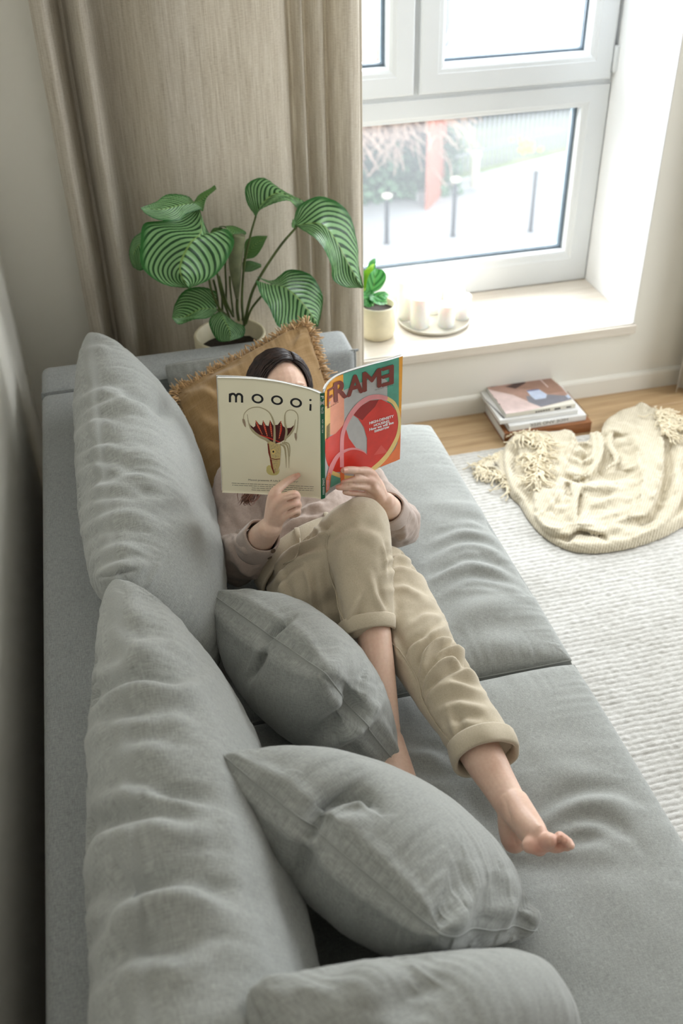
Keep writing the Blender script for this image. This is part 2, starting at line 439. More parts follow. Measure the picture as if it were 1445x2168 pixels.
# ------------------------------------------------------------------ curtains
def curtainmat():
    t = NT('linen_curtain')
    a = t.noise(t.coord('UV', (620, 9, 1)), 1.0, 3, 0.65); b = t.noise(t.coord('UV', (60, 480, 1)), 1.0, 2, 0.6)
    c = t.noise(t.coord('UV', (110, 5, 1)), 1.0, 3, 0.6)
    f = t.math('ADD', t.math('ADD', t.math('MULTIPLY', a, 0.45), t.math('MULTIPLY', b, 0.25)), t.math('MULTIPLY', c, 0.3))
    col = t.ramp(f, [(0.36, lin((174, 163, 146))), (0.5, lin((204, 196, 181))), (0.64, lin((222, 216, 205)))])
    t.bump(f, 0.4, 0.0015); t.set(col, 0.95)
    tl = t.node('ShaderNodeBsdfTranslucent'); t.l.new(col, tl.inputs[0])
    mx = t.node('ShaderNodeMixShader'); mx.inputs[0].default_value = 0.28
    t.l.new(t.b.outputs[0], mx.inputs[1]); t.l.new(tl.outputs[0], mx.inputs[2]); t.l.new(mx.outputs[0], t.out.inputs['Surface'])
    return t.m
M['curtain'] = curtainmat()
def curtain(name, prof, yb, z1, seed, flare=0.0):
    """prof rows (x, y offset) along the rail; hangs with a little drift towards the hem."""
    S = spline(prof, 260)
    s = np.concatenate([[0], np.cumsum(np.linalg.norm(np.diff(S, axis=0), axis=1))])
    zs = np.linspace(0.012, z1, 60); V = []; UV = []
    for z in zs:
        k = (z1-z)/z1
        P = np.stack([S[:, 0], np.full(len(S), yb), np.full(len(S), z)], 1)
        n = noise3(np.stack([S[:, 0]*6, np.full(len(S), z*0.9), np.zeros(len(S))], 1), 1.0, seed)
        n2 = noise3(np.stack([S[:, 0]*22, np.full(len(S), z*1.5), np.zeros(len(S))], 1), 1.0, seed+4)
        P[:, 1] += np.minimum(S[:, 1]*(0.9+0.15*k)+n*0.008*k+n2*0.003, 0.075)
        P[:, 0] += n2*0.003
        V.append(P); UV.append(np.stack([s, np.full(len(S), z)], 1))
    V = np.array(V).reshape(-1, 3); UV = np.array(UV).reshape(-1, 2); nv = len(S); nz = len(zs)
    F = gridf(nz, nv)
    # thickness: a second skin 2.5 mm behind, closed around the rim
    N = vnormals(V, F); 
    if N[:, 1].mean() > 0: N = -N
    B = V-N*0.0025; n = len(V)
    F2 = [[q[0]+n, q[3]+n, q[2]+n, q[1]+n] for q in F]
    rim = [i for i in range(nv)]+[k*nv+nv-1 for k in range(1, nz)]+[(nz-1)*nv+i for i in range(nv-2, -1, -1)]+[k*nv for k in range(nz-2, 0, -1)]
    FR = [[rim[i], rim[(i+1) % len(rim)], rim[(i+1) % len(rim)]+n, rim[i]+n] for i in range(len(rim))]
    return mesh(name, np.vstack([V, B]), F+F2+FR, M['curtain'], uv=np.vstack([UV, UV]))
cp = [(125, 0.01), (138, -0.018), (155, -0.02), (173, 0.035), (184, 0.085), (196, 0.035), (215, -0.03), (232, -0.02), (248, 0.035), (266, 0.065), (295, 0.035), (330, -0.03), (365, -0.062),
      (430, -0.062), (520, -0.055), (590, -0.03), (616, 0.01), (630, 0.045), (642, 0.005), (652, 0.005), (661, 0.05), (674, -0.005), (688, -0.01), (699, 0.035), (712, -0.015), (735, -0.035), (756, -0.02), (764, 0.012)]
prof = [(Wy(px, 350, 3.0)[0], o) for px, o in cp]
c1 = curtain('curtain', prof, 2.995, 2.56, 2)
tag(c1, 'wide beige linen curtain hanging in folds behind the potted striped-leaf plant', 'curtain')
V, F = tube(np.array([prof[-1]+(0,)]*2), 0.004) if False else joinm([bevel_box((prof[-1][0]-0.012, 2.992, 0.012), (prof[-1][0]+0.004, 3.006, 2.56), 0.003, 2)])
mesh('side_hem', V, F, M['curtain'], c1)
cp = [(2.045+i*0.034, 0.035*math.sin(i*1.9)) for i in range(26)]
c2 = curtain('curtain', cp, 3.0, 2.56, 9)
tag(c2, 'beige curtain at the right edge of the picture beyond the window recess', 'curtain')
for (x0, x1) in ((-0.33, 3.2),):
    V, F = tube([(x0, 2.99, 2.585), (x1, 2.99, 2.585)], 0.011, seg=14)
    tag(mesh('curtain_rail', V, F, M['upvc']), 'white rail under the ceiling that both beige curtains hang from', 'curtain rail')

# ------------------------------------------------------------------ outdoors seen through the panes
ZG = -3.5
M['road'] = plain('pale_paving', (172, 172, 172), 0.9, 0.05, 0.8)
M['kerb'] = plain('kerb_stone', (190, 190, 188), 0.9, 0.05, 3)
M['orange'] = plain('orange_red_boards', (190, 120, 98), 0.8, 0.08, 4)
M['picket'] = plain('grey_pickets', (150, 152, 152), 0.8, 0.06, 6)
M['dark_metal'] = plain('dark_metal', (38, 40, 46), 0.5, 0.05, 10)
M['lampcap'] = plain('cream_cap', (235, 228, 205), 0.5, 0.02, 10)
M['siding'] = plain('white_siding', (176, 174, 166), 0.7, 0.02, 1.5)
M['ivy'] = plain('ivy_leaf', (84, 108, 82), 0.7, 0.35, 1.3)
M['twig'] = plain('dry_twigs', (206, 178, 158), 0.9, 0.2, 2)
M['greytwig'] = plain('grey_twigs', (120, 116, 108), 0.9, 0.12, 2)
M['yellow'] = plain('yellow_flower', (226, 222, 96), 0.7, 0.08, 20)
M['grass'] = plain('pale_grass', (128, 140, 96), 0.95, 0.15, 2)
g = struct('street_ground', [boxv((-12, 4.4, ZG-0.3), (30, 40, ZG))], M['road'])
A = Wz(905, 421, ZG); B = Wz(1235, 336, ZG); dAB = B-A; dAB /= np.linalg.norm(dAB); nAB = np.array([-dAB[1], dAB[0], 0])
P0 = A-dAB*0.2; P1 = A+dAB*9
V = [P0, P1, P1+nAB*0.18, P0+nAB*0.18]; V = np.array(V+[v+np.array([0, 0, 0.12]) for v in V])
o = mesh('kerb', V, boxv((0,0,0),(1,1,1))[1], M['kerb'], smooth=False); tag(o, 'pale stone kerb running below the picket fence across the street', 'kerb'); o['kind'] = 'structure'
V = [P0+nAB*0.2, P1+nAB*0.2, P1+nAB*6, P0+nAB*6]; V = np.array(V+[v+np.array([0, 0, 0.08]) for v in V])
o = mesh('lawn', V, boxv((0,0,0),(1,1,1))[1], M['grass'], smooth=False); tag(o, 'pale grass verge behind the picket fence', 'grass'); o['kind'] = 'structure'
# bollards with pale caps
for (b, t_, lab) in (((818, 515), (820, 410), 'dark street bollard with pale cap nearest the curtain'),
                 ((958, 500), (960, 376), 'dark street bollard with pale cap between the other two'),
                 ((1122, 490), (1127, 350), 'dark street bollard with pale cap beside the yellow flowers')):
    p = Wz(b[0], b[1], ZG); h = Wy(t_[0], t_[1], p[1])[2]-ZG
    e = empty('street_bollard', p, lab, 'bollard', 'bollards on the pavement outside')
    V, F = lathe([(0.05, 0), (0.034, 0.02), (0.03, h-0.06)], p, 14); mesh('post', V, F, M['dark_metal'], e)
    V, F = lathe([(0.034, h-0.07), (0.07, h-0.04), (0.075, h-0.015), (0.04, h), (0.0, h+0.004)], p, 16); mesh('cap', V, F, M['lampcap'], e)
p = Wz(1003, 395, ZG+0.08); h = Wy(1006, 320, p[1])[2]-p[2]
V, F = lathe([(0.07, 0), (0.065, h-0.1), (0.085, h-0.08), (0.08, h-0.02), (0.03, h), (0, h)], p, 16)
tag(mesh('white_post', V, F, M['lampcap']), 'short white post standing on the grass behind the kerb', 'post')
# orange panel and lamp pole
p = Wz(905, 445, ZG); q = Wz(940, 408, ZG)
e = empty('board_panel', (p+q)/2, 'orange red upright board panel beside the dry bush outside', 'panel')
d = q-p; L = np.linalg.norm(d); d /= L; n_ = np.array([-d[1], d[0], 0])
for i in range(4):
    a = p+d*L*i/4; b = p+d*(L*(i+1)/4-0.012)
    V = [a, b, b+n_*0.05, a+n_*0.05]; V = np.array(V+[v+np.array([0, 0, 1.75]) for v in V]); mesh('board', V, boxv((0,0,0),(1,1,1))[1], M['orange'], e, smooth=False)
p = Wz(957, 392, ZG)+nAB*0.3; V, F = lathe([(0.06, 0), (0.05, 0.3), (0.045, 5.2), (0, 5.2)], p, 12)
tag(mesh('lamp_pole', V, F, M['dark_metal']), 'tall slim grey pole rising behind the kerb next to the orange panel', 'pole')
# picket fence
e = empty('picket_fence', A+nAB*0.4, 'pale picket fence on the grass behind the kerb outside', 'fence')
for i in range(60):
    a = A+dAB*(0.25+i*0.105)+nAB*0.5; h = 1.15+0.03*math.sin(i*1.7)
    V, F = boxv((a[0]-0.022, a[1]-0.012, ZG+0.08), (a[0]+0.022, a[1]+0.012, ZG+h)); V = np.array(V, float)
    V[4:, 0] += np.array([0.008, -0.008, -0.008, 0.008]); mesh('picket', V, F, M['picket'], e, smooth=False)
for z in (0.35, 0.95):
    a = A+dAB*0.2+nAB*0.52; b = A+dAB*6.5+nAB*0.52
    V, F = tube([a+[0, 0, z], b+[0, 0, z]], 0.025, seg=6); mesh('rail', V, F, M['picket'], e)
# yellow flowers in a tuft
p = Wz(1108, 365, ZG+0.08); V = []; rr = np.random.RandomState(2); parts = []
for i in range(26):
    c = p+rr.randn(3)*[0.11, 0.08, 0.05]+[0, 0, 0.42]
    parts.append(lathe([(0, -0.03), (0.045, 0.0), (0.03, 0.035), (0, 0.04)], c, 7))
V, F = joinm(parts); o = mesh('daffodils', V, F, M['yellow'], kind='stuff'); tag(o, 'clump of yellow flowers behind the farthest bollard', 'flowers')
# dry twig bush, ivy below it, greyish hedge behind the fence
def twigs(name, c, ext, n, mat, ln, r, droop, seed, lab, cat):
    rr = np.random.RandomState(seed); parts = []
    for i in range(n):
        s = c+(rr.rand(3)-0.5)*ext; d = rr.randn(3); d[2] = abs(d[2])*0.6; d /= np.linalg.norm(d)
        pts = [s]
        for k in range(4): pts.append(pts[-1]+d*ln/4+rr.randn(3)*ln*0.07); d = d+np.array([0, 0, -droop]); d /= np.linalg.norm(d)
        parts.append(tube(pts, [r]*5, n=5, seg=3, cap=False))
    V, F = joinm(parts); return tag(mesh(name, V, F, mat, kind='stuff'), lab, cat)
def leafmass(name, c, ext, n, mat, size, seed, lab, cat, fn=None):
    rr = np.random.RandomState(seed); C = c+(rr.rand(n, 3)-0.5)*ext
    if fn is not None: C = C[fn(C)]
    n = len(C); a = rr.randn(n, 3); a /= np.linalg.norm(a, axis=1)[:, None]; b = np.cross(a, rr.randn(n, 3)); b /= np.linalg.norm(b, axis=1)[:, None]
    s = size*(0.6+0.8*rr.rand(n, 1)); nrm = np.cross(a, b)
    V = np.stack([C-a*s, C+b*s*0.55+nrm*s*0.15, C+a*s, C-b*s*0.55+nrm*s*0.15], 1).reshape(-1, 3)
    return tag(mesh(name, V, [[4*i, 4*i+1, 4*i+2, 4*i+3] for i in range(n)], mat, kind='stuff'), lab, cat)
cb = Wz(815, 452, ZG)
leafmass('ivy_bush', cb+np.array([-0.9, 1.2, 0.40]), np.array([4.6, 1.6, 1.0]), 9000, M['ivy'], 0.075, 1, 'dark green ivy mass at the foot of the dry bush outside', 'bush')
twigs('dry_bush', cb+np.array([-0.9, 1.25, 1.35]), np.array([3.7, 1.2, .9]), 3200, M['twig'], 1.1, 0.0085, 0.36, 2, 'tan leafless bush with arching twigs outside, left of the orange panel', 'bush')
twigs('grey_hedge', A+dAB*4.2+nAB*2.6+np.array([0, 0, .35]), np.array([8.5, 1.0, .5]), 2600, M['greytwig'], 0.7, 0.012, 0.05, 3, 'greyish bare hedge behind the picket fence', 'hedge')
# white clapboard house on the far side
e = empty('clapboard_house', (9.5, 23, ZG), 'white clapboard house across the street seen through the upper casement', 'house')
V, F = boxv((3.2, 23.05, ZG), (17, 27, 3.6)); mesh('wall', V, F, M['siding'], e, smooth=False)
z = ZG+0.1; pv = None
while z < 3.4:
    V = np.array([(3.2, 23.05, z), (17, 23.05, z), (17, 22.985, z-0.01), (3.2, 22.985, z-0.01), (3.2, 23.05, z+0.3), (17, 23.05, z+0.3), (17, 23.035, z+0.3), (3.2, 23.035, z+0.3)])
    mesh('clapboard', V, [(0,1,2,3),(3,2,6,7),(4,7,6,5),(0,3,7,4),(1,5,6,2)], M['siding'], e, smooth=False); z += 0.3
wz0 = Wy(1060, 8, 22.9)[2]; wx0, wx1 = Wy(1040, 10, 22.9)[0], Wy(1190, 0, 22.9)[0]
V, F = ring(wx0, wx1, wz0, wz0+1.6, [(0, 22.98), (0, 22.92), (0.12, 22.92), (0.12, 22.98)]); fo = mesh('window_frame', V, F, M['upvc'], e, smooth=False)
V, F = boxv((wx0+0.1, 22.95, wz0+0.1), (wx1-0.1, 22.96, wz0+1.5)); mesh('window_pane', V, F, M['gasket'], fo, smooth=False)
twigs('tan_shrub', Wy(790, 95, 20)+np.array([0.0, 0, -1.0]), np.array([3.2, 1.4, 2.4]), 1000, M['twig'], 1.1, 0.013, 0.15, 6, 'tan shrub in front of the white house, seen beside the curtain', 'shrub')

# ------------------------------------------------------------------ sofa and its cushions
M['sofa'] = woven('grey_linen_upholstery', (117, 121, 120), (184, 187, 187), 1.0, 'Object', threads=(620, 90), mott=0.08)
M['cushion'] = woven('grey_linen_cushion', (114, 117, 113), (180, 182, 178), 1.0, 'UV', threads=(700, 90), mott=0.08)
M['leg'] = wood('dark_wood_leg', (52, 38, 28), (76, 56, 42), (30, 30, 3), 0.4)
sofa = empty('sofa', (0.25, 1.1, 0.0), 'long low light grey linen sofa along the left wall, arm at window end', 'sofa')
YN = -0.42
def sofa_part(name, lo, hi, r, n=5):
    V, F = bevel_box(lo, hi, r, n)
    return mesh(name, V, F, M['sofa'], sofa)
br = sofa_part('backrest', (-0.268, YN, 0.06), (-0.125, 2.588, 0.600), 0.022)
ar = sofa_part('arm', (-0.268, 2.590, 0.06), (0.652, 2.752, 0.602), 0.024)
sofa_part('base', (-0.125, YN, 0.07), (0.80, 2.59, 0.262), 0.015, 3)
def pipe(name, pts, r, parent, mat=None, n=None):
    V, F = tube(pts, [r]*len(pts), n=n, seg=6); return mesh(name, V, F, mat or M['sofa'], parent)
pipe('seam', [(-0.264, 2.5885, 0.30), (-0.266, 2.5885, 0.575), (-0.258, 2.5885, 0.594), (-0.244, 2.5885, 0.6005), (-0.14, 2.5885, 0.6005)], 0.0022, sofa)
pipe('seam', [(0.6525, 2.605, 0.28), (0.6525, 2.605, 0.57), (0.649, 2.607, 0.588), (0.636, 2.607, 0.597), (0.3, 2.5905, 0.593), (-0.1, 2.5905, 0.593)], 0.0024, sofa)
for x, y in ((-0.2, 2.65), (0.60, 2.65), (-0.2, -0.3), (0.72, -0.3), (0.72, 1.2), (-0.2, 1.2)):
    V, F = lathe([(0.018, 0), (0.024, 0.075)], (x, y, 0), 16); mesh('leg', V, F, M['leg'], sofa)

def pillow(name, corners, Tf, Tb, p=2.2, q=2.0, gus=0.0, sag=0.06, n=110, strokes=(), seed=0, mat=None, nrm=None,
           pucker=0.0025, lump=0.006, seam=True, crease=0.0, post=None, parent=None, fold=1.0, corner=0.035):
    """Stuffed cushion: mid surface through four seam corners, front and back bulge, optional side band (gus)."""
    c00, c10, c11, c01 = [np.array(c, float) for c in corners]
    N = np.cross(c10-c00, c01-c00)+np.cross(c11-c10, c00-c10)*-1 if False else np.cross(c10-c00, c01-c00)+np.cross(c11-c01, c01-c00)
    N /= np.linalg.norm(N)
    W = (np.linalg.norm(c10-c00)+np.linalg.norm(c11-c01))/2; H = (np.linalg.norm(c01-c00)+np.linalg.norm(c11-c10))/2
    nu = max(24, int(n*W/max(W, H))); nv = max(24, int(n*H/max(W, H)))
    s = lambda k: np.sin(np.linspace(-1, 1, k)*math.pi/2*0.92)/math.sin(math.pi/2*0.92)
    A, B = np.meshgrid(s(nu), s(nv), indexing='ij'); A = A.ravel(); B = B.ravel()
    A2 = A*(1-sag*(1-B**2)); B2 = B*(1-sag*(1-A**2))
    cn = 1-corner*np.abs(A)**7*np.abs(B)**7; A2 = A2*cn; B2 = B2*cn
    u = (A2[:, None]+1)/2; v = (B2[:, None]+1)/2
    P = c00*(1-u)*(1-v)+c10*u*(1-v)+c11*u*v+c01*(1-u)*v
    h = (np.clip(1-np.abs(A)**p, 0, 1)*np.clip(1-np.abs(B)**p, 0, 1))**(1/q)
    edge = np.minimum((1-np.abs(A))*W/2, (1-np.abs(B))*H/2)
    ux = (c10-c00+c11-c01); ux /= np.linalg.norm(ux); vx = (c01-c00+c11-c10); vx /= np.linalg.norm(vx)
    isA = ((1-np.abs(A))*W < (1-np.abs(B))*H)[:, None]
    if gus == 0: P = P+np.where(isA, np.sign(A)[:, None]*ux, np.sign(B)[:, None]*vx)*(0.0055*np.exp(-((edge-0.007)/0.005)**2)*smooth01(edge, 0, .003)*np.clip(1-np.abs(A*B)**12, 0, 1))[:, None]
    # gathers running in from the seams
    along = np.where((1-np.abs(A))*W < (1-np.abs(B))*H, B*H, A*W+7)
    g = noise3(np.stack([along*26, edge*4, np.zeros_like(A)], 1), 1, seed)+0.5*noise3(np.stack([along*60, edge*7, np.ones_like(A)], 1), 1, seed+1)
    puck = g*pucker*np.exp(-edge/0.075)*smooth01(edge, 0.0, 0.02)
    UVc = np.stack([A*W/2, B*H/2, np.zeros_like(A)], 1)
    def side(T, sd):
        lp = fbm(UVc, 4.5, 3, sd)*lump*smooth01(edge, 0, 0.06)
        cr_ = 0
        if crease: 
            r = noise3(UVc*np.array([2.2, 13, 1]), 1, sd+9)+0.5*noise3(UVc*np.array([4, 30, 1]), 1, sd+10)
            cr_ = crease*r*smooth01(edge, 0, 0.05)
        return T*h+puck+lp+cr_
    F1 = gridf(nu, nv); V = P+N*(gus/2+side(Tf, seed))[:, None]; Vb = P-N*(gus/2+side(Tb, seed+30))[:, None]
    # orientation: front faces +N
    a, b, c = V[F1[0][0]], V[F1[0][1]], V[F1[0][2]]
    mid = F1[(nu//2)*(nv-1)+nv//2]
    if np.dot(np.cross(V[mid[1]]-V[mid[0]], V[mid[2]]-V[mid[0]]), N) < 0: F1 = [q_[::-1] for q_ in F1]
    nV = len(V)
    rim = [j for j in range(nv)]+[i*nv+nv-1 for i in range(1, nu)]+[(nu-1)*nv+j for j in range(nv-2, -1, -1)]+[i*nv for i in range(nu-2, 0, -1)]
    UV = np.stack([A*W/2, B*H/2], 1)
    if gus == 0:
        m = np.arange(nV)+nV; m[rim] = rim
        keep = np.ones(nV, bool); keep[rim] = False
        idx = np.full(nV, -1); idx[rim] = rim; idx[keep] = nV+np.arange(keep.sum())
        V[rim] = P[rim]
        F2 = [[int(idx[k]) for k in q_[::-1]] for q_ in F1]; F = F1+F2; VV = np.vstack([V, Vb[keep]]); UVV = np.vstack([UV, UV[keep]+3.3])
        rims = [V[rim]]
    else:
        V[rim] = P[rim]+N*gus/2; Vb[rim] = P[rim]-N*gus/2
        F2 = [[k+nV for k in q_[::-1]] for q_ in F1]; F = F1+F2; VV = np.vstack([V, Vb]); UVV = np.vstack([UV, UV+3.3])
        ks = 5; base = len(VV); bands = [rim]
        out = P[rim]-P.mean(0); out -= N*(out @ N)[:, None]; out /= np.linalg.norm(out, axis=1)[:, None]
        for k in range(1, ks):
            t = k/ks; VV = np.vstack([VV, V[rim]*(1-t)+Vb[rim]*t+out*0.012*math.sin(math.pi*t)])
            sarc = np.arange(len(rim))*0.02; UVV = np.vstack([UVV, np.stack([sarc, np.full(len(rim), gus*t)], 1)])
            bands.append([base+(k-1)*len(rim)+i for i in range(len(rim))])
        bands.append([r_+nV for r_ in rim])
        R = len(rim)
        for a_, b_ in zip(bands[:-1], bands[1:]):
            for i in range(R):
                F.append([a_[i], a_[(i+1) % R], b_[(i+1) % R], b_[i]])
        # outward check for the band
        f0 = F[-1]; nn = np.cross(VV[f0[1]]-VV[f0[0]], VV[f0[2]]-VV[f0[0]])
        if np.dot(nn, out[R-1]) < 0: F = F[:-R*ks]+[f_[::-1] for f_ in F[-R*ks:]]
        rims = [V[rim], Vb[rim]]
    if post is not None: VV = post(VV, N)
    if strokes: VV = sculpt(VV, F, strokes, fold)
    VV = laplace(VV, F, 1, 0.4)
    o = mesh(name, VV, F, mat or M['cushion'], parent, uv=UVV)
    if seam:
        for k, R_ in enumerate(rims):
            ids = np.array(rim)+(0 if k == 0 else nV) if gus else np.array(rim)
            C = VV[ids]; nr = vnormals(VV, F)[ids]
            C = C+nr*0.0006; C = np.vstack([C, C[:1]])
            V2, F2 = tube(C[::1], [0.0021 if gus else 0.0013]*len(C), n=len(C), seg=6, cap=False)
            mesh('seam', V2, F2, mat or M['cushion'], o)
    return o
def cr(x0, y0, k, *strokes):
    return [([(x0+x/k, y0+y/k) for x, y in pts],)+tuple(rest) for pts, *rest in strokes]

# --- back cushions, upright against the backrest
s1 = cr(130, 680, 3.705,
  ([(120,620),(220,555),(330,515),(450,530),(560,570)], .022, .0060, 's'), ([(430,585),(540,625),(650,655),(740,715)], .020, .0075, 's'),
  ([(110,790),(200,705),(330,645),(470,625)], .016, .0050, 's'), ([(90,900),(180,815),(300,765),(430,790)], .015, .0045, 's'),
  ([(100,1080),(210,1005),(330,962),(450,975)], .014, .0050, 's'), ([(110,1190),(240,1120),(400,1112),(570,1150)], .016, .0040, 's'),
  ([(120,1440),(240,1290),(420,1225),(600,1195),(740,1240),(830,1310)], .022, .0075, 's'),
  ([(130,1530),(250,1430),(420,1395),(600,1400),(780,1390)], .020, .0085, 's'), ([(280,1310),(430,1295),(580,1310),(700,1370)], .016, .0050, 's'),
  ([(120,1660),(290,1545),(480,1500),(650,1510),(780,1570)], .018, .0060, 's'), ([(150,1800),(290,1690),(450,1650),(600,1660)], .016, .0040, 's'),
  ([(190,1900),(330,1785),(500,1745),(720,1790)], .016, .0042, 's'), ([(240,1990),(390,1900),(560,1870),(700,1885)], .015, .0045, 's'),
  ([(180,210),(300,185),(400,215)], .016, .0030, 's'), ([(740,700),(840,680),(905,745)], .020, .010, 'v'), ([(500,1000),(620,990),(760,1030)], .016, .0025, 's'),
  ([(300,2015),(430,1980),(585,1950)], .005, .006, 'c'), ([(860,1530),(1000,1545),(1130,1570)], .03, .003, 's'), ([(1140,1560),(1200,1700),(1290,1900)], .015, .002, 'r'))
top_z, bot_z = 0.80, 0.44
CB1 = [(-0.105, 2.50, 0.815), (-0.105, 1.475, 0.80), (0.055, 1.50, 0.46), (0.075, 2.42, 0.46)]
b1 = pillow('back_cushion', CB1, 0.115, 0.10, p=3.0, q=1.9, sag=-0.015, gus=.035, n=260, strokes=s1, seed=3, crease=0.0045, pucker=0.006, fold=2.3, seam=False)
tag(b1, 'large grey back cushion at the window end of the sofa, beside the reader', 'cushion', 'grey back cushions along the sofa backrest')
s2 = cr(60, 1200, 2.2403,
  ([(245,740),(330,640),(450,565),(570,545),(700,560),(800,520)], .022, .0120, 's'), ([(240,860),(320,765),(450,722),(620,700)], .018, .0060, 's'),
  ([(290,500),(430,450),(500,380),(650,360)], .020, .0055, 's'), ([(430,860),(560,832),(720,855)], .018, .0040, 's'), ([(600,720),(700,700),(820,740)], .018, .004, 's'),
  ([(280,1130),(380,1062),(520,1040),(700,1095),(870,1132)], .020, .0060, 's'), ([(245,1410),(330,1290),(460,1228),(600,1195),(740,1220),(870,1200)], .024, .0110, 's'),
  ([(560,1085),(680,1080),(800,1110),(880,1135)], .014, .005, 's'), ([(245,1650),(350,1590),(500,1550),(650,1518),(800,1540),(1010,1625)], .024, .0120, 's'),
  ([(245,1900),(380,1720),(500,1610),(660,1570),(780,1580)], .020, .0075, 's'), ([(430,1860),(560,1835),(720,1850),(850,1808)], .022, .0060, 's'),
  ([(280,2060),(420,1920),(520,1880),(640,1900)], .022, .0060, 's'), ([(260,1280),(400,1200),(440,1180)], .02, .004, 's'), ([(640,1430),(760,1440),(860,1430)], .03, .004, 's'),
  ([(480,150),(560,200),(640,220)], .03, .004, 's'), ([(430,300),(520,330),(640,320)], .02, .005, 's'))
CB2 = [(-0.100, 1.470, 0.815), (-0.125, 0.10, 0.80), (0.03, 0.10, 0.46), (0.055, 1.40, 0.46)]
b2 = pillow('back_cushion', CB2, 0.12, 0.11, p=2.8, q=1.9, sag=-0.012, gus=.035, n=330, strokes=s2, seed=8, crease=0.005, pucker=0.006, fold=2.1, seam=False)
tag(b2, 'long grey back cushion in the foreground, leaning on the sofa backrest', 'cushion', 'grey back cushions along the sofa backrest')

# --- seat cushions
def press(*spots):
    def f(V, N):
        V = V.copy()
        for (x, y, r, dz) in spots:
            m = (V[:, 2] > 0.33)
            d = np.sqrt((V[:, 0]-x)**2+(V[:, 1]-y)**2)/r
            V[:, 2] -= m*dz*np.exp(-d**2)
        return V
    return f
s3 = cr(800, 860, 2.2403,
  ([(330,560),(440,545),(540,590),(610,650)], .014, .0050, 's'), ([(250,640),(400,585),(540,620),(625,690)], .014, .0060, 's'),
  ([(230,730),(380,655),(520,665),(650,745)], .015, .0060, 's'), ([(280,800),(400,735),(560,760),(690,835)], .014, .0055, 's'),
  ([(300,880),(430,815),(600,835),(730,900)], .014, .0050, 's'), ([(240,820),(330,775),(430,745)], .012, .0045, 's'), ([(320,460),(430,455),(520,490)], .016, .003, 's'),
  ([(330,1040),(400,950),(520,900),(640,900)], .040, .008, 's'), ([(420,1130),(520,1090),(640,1090),(760,1110)], .04, .005, 's'), ([(180,470),(300,430),(420,440)], .03, .003, 's'),
  ([(330,720),(420,690),(500,700)], .010, .003, 's'), ([(380,860),(480,850),(580,870)], .010, .003, 's'))
SC1 = [(-0.11, 1.458, 0.315), (0.868, 1.458, 0.315), (0.868, 2.51, 0.315), (-0.11, 2.58, 0.315)]
e1 = pillow('seat_cushion', SC1, 0.055, 0.02, p=7, q=2.4, gus=0.072, sag=0.012, n=230, strokes=s3, seed=12, pucker=0.003, lump=0.004, fold=1.5, corner=.006,
            post=press((0.35, 1.9, 0.25, 0.022), (0.45, 1.6, 0.15, 0.01)))
tag(e1, 'wide grey seat cushion under the reader, window end of the sofa', 'cushion', 'grey seat cushions')
s4 = cr(800, 1400, 2.2403,
  ([(760,760),(860,685),(980,640),(1120,640),(1220,680)], .020, .0080, 's'), ([(840,810),(960,768),(1090,785),(1200,860)], .018, .0070, 's'),
  ([(870,880),(1000,850),(1140,830)], .018, .0070, 's'), ([(900,930),(1060,885),(1180,905)], .022, .0050, 's'), ([(520,890),(620,905),(720,905)], .014, .0060, 'r'),
  ([(120,430),(250,430),(340,480)], .016, .0050, 's'), ([(140,540),(260,570),(380,560)], .020, .0040, 's'), ([(390,590),(490,720),(570,790)], .03, .009, 'v'),
  ([(560,930),(700,960),(880,960),(1000,920)], .03, .008, 'v'), ([(720,400),(900,380),(1000,420)], .03, .003, 's'), ([(760,500),(900,480),(1060,520)], .03, .004, 's'),
  ([(900,1040),(1080,1010),(1300,1040)], .05, .004, 's'))
SC2 = [(-0.11, -0.30, 0.315), (0.868, -0.30, 0.315), (0.868, 1.448, 0.315), (-0.11, 1.448, 0.315)]
e2 = pillow('seat_cushion', SC2, 0.056, 0.02, p=8, q=2.4, gus=0.072, sag=0.008, n=300, strokes=s4, seed=15, pucker=0.003, lump=0.004, fold=1.4, corner=.006,
            post=press((0.52, 0.99, 0.12, 0.03), (0.50, 1.25, 0.15, 0.012)))
tag(e2, 'wide grey seat cushion in the foreground with the bare foot resting on it', 'cushion', 'grey seat cushions')

# --- scatter cushions
def corners4(a, b, c, dz=None):
    A_, B_, C_ = Wz(*a), Wz(*b), Wz(*c); D_ = A_+C_-B_
    if dz is not None: D_[2] = dz
    return [A_, B_, C_, D_]
sA = cr(420, 1200, 1.8526,
  ([(240,303),(300,262),(370,208)], .009, .010, 's'), ([(245,300),(215,370),(180,445)], .008, .008, 's'), ([(245,300),(300,262),(365,210)], .016, .012, 'v'), ([(175,450),(215,370),(255,300)], .016, .012, 'v'), ([(440,700),(545,632),(615,565),(645,450)], .018, .016, 's'),
  ([(520,470),(580,530),(610,600)], .02, .006, 's'), ([(560,645),(660,560),(700,490)], .016, .008, 's'), ([(430,420),(470,370),(560,340)], .03, .006, 's'), ([(290,300),(400,280),(520,330)], .03, .005, 'r'))
pA = pillow('scatter_cushion', corners4((440,1252,.60), (690,1425,.69), (855,1637,.405), .42), 0.115, 0.125, p=2.4, q=1.9, sag=0.05, n=150, strokes=sA, seed=21, pucker=0.006, lump=0.006, fold=1.7)
tag(pA, 'grey scatter cushion nearest the reader, standing against her bare shin', 'cushion', 'grey scatter cushions')
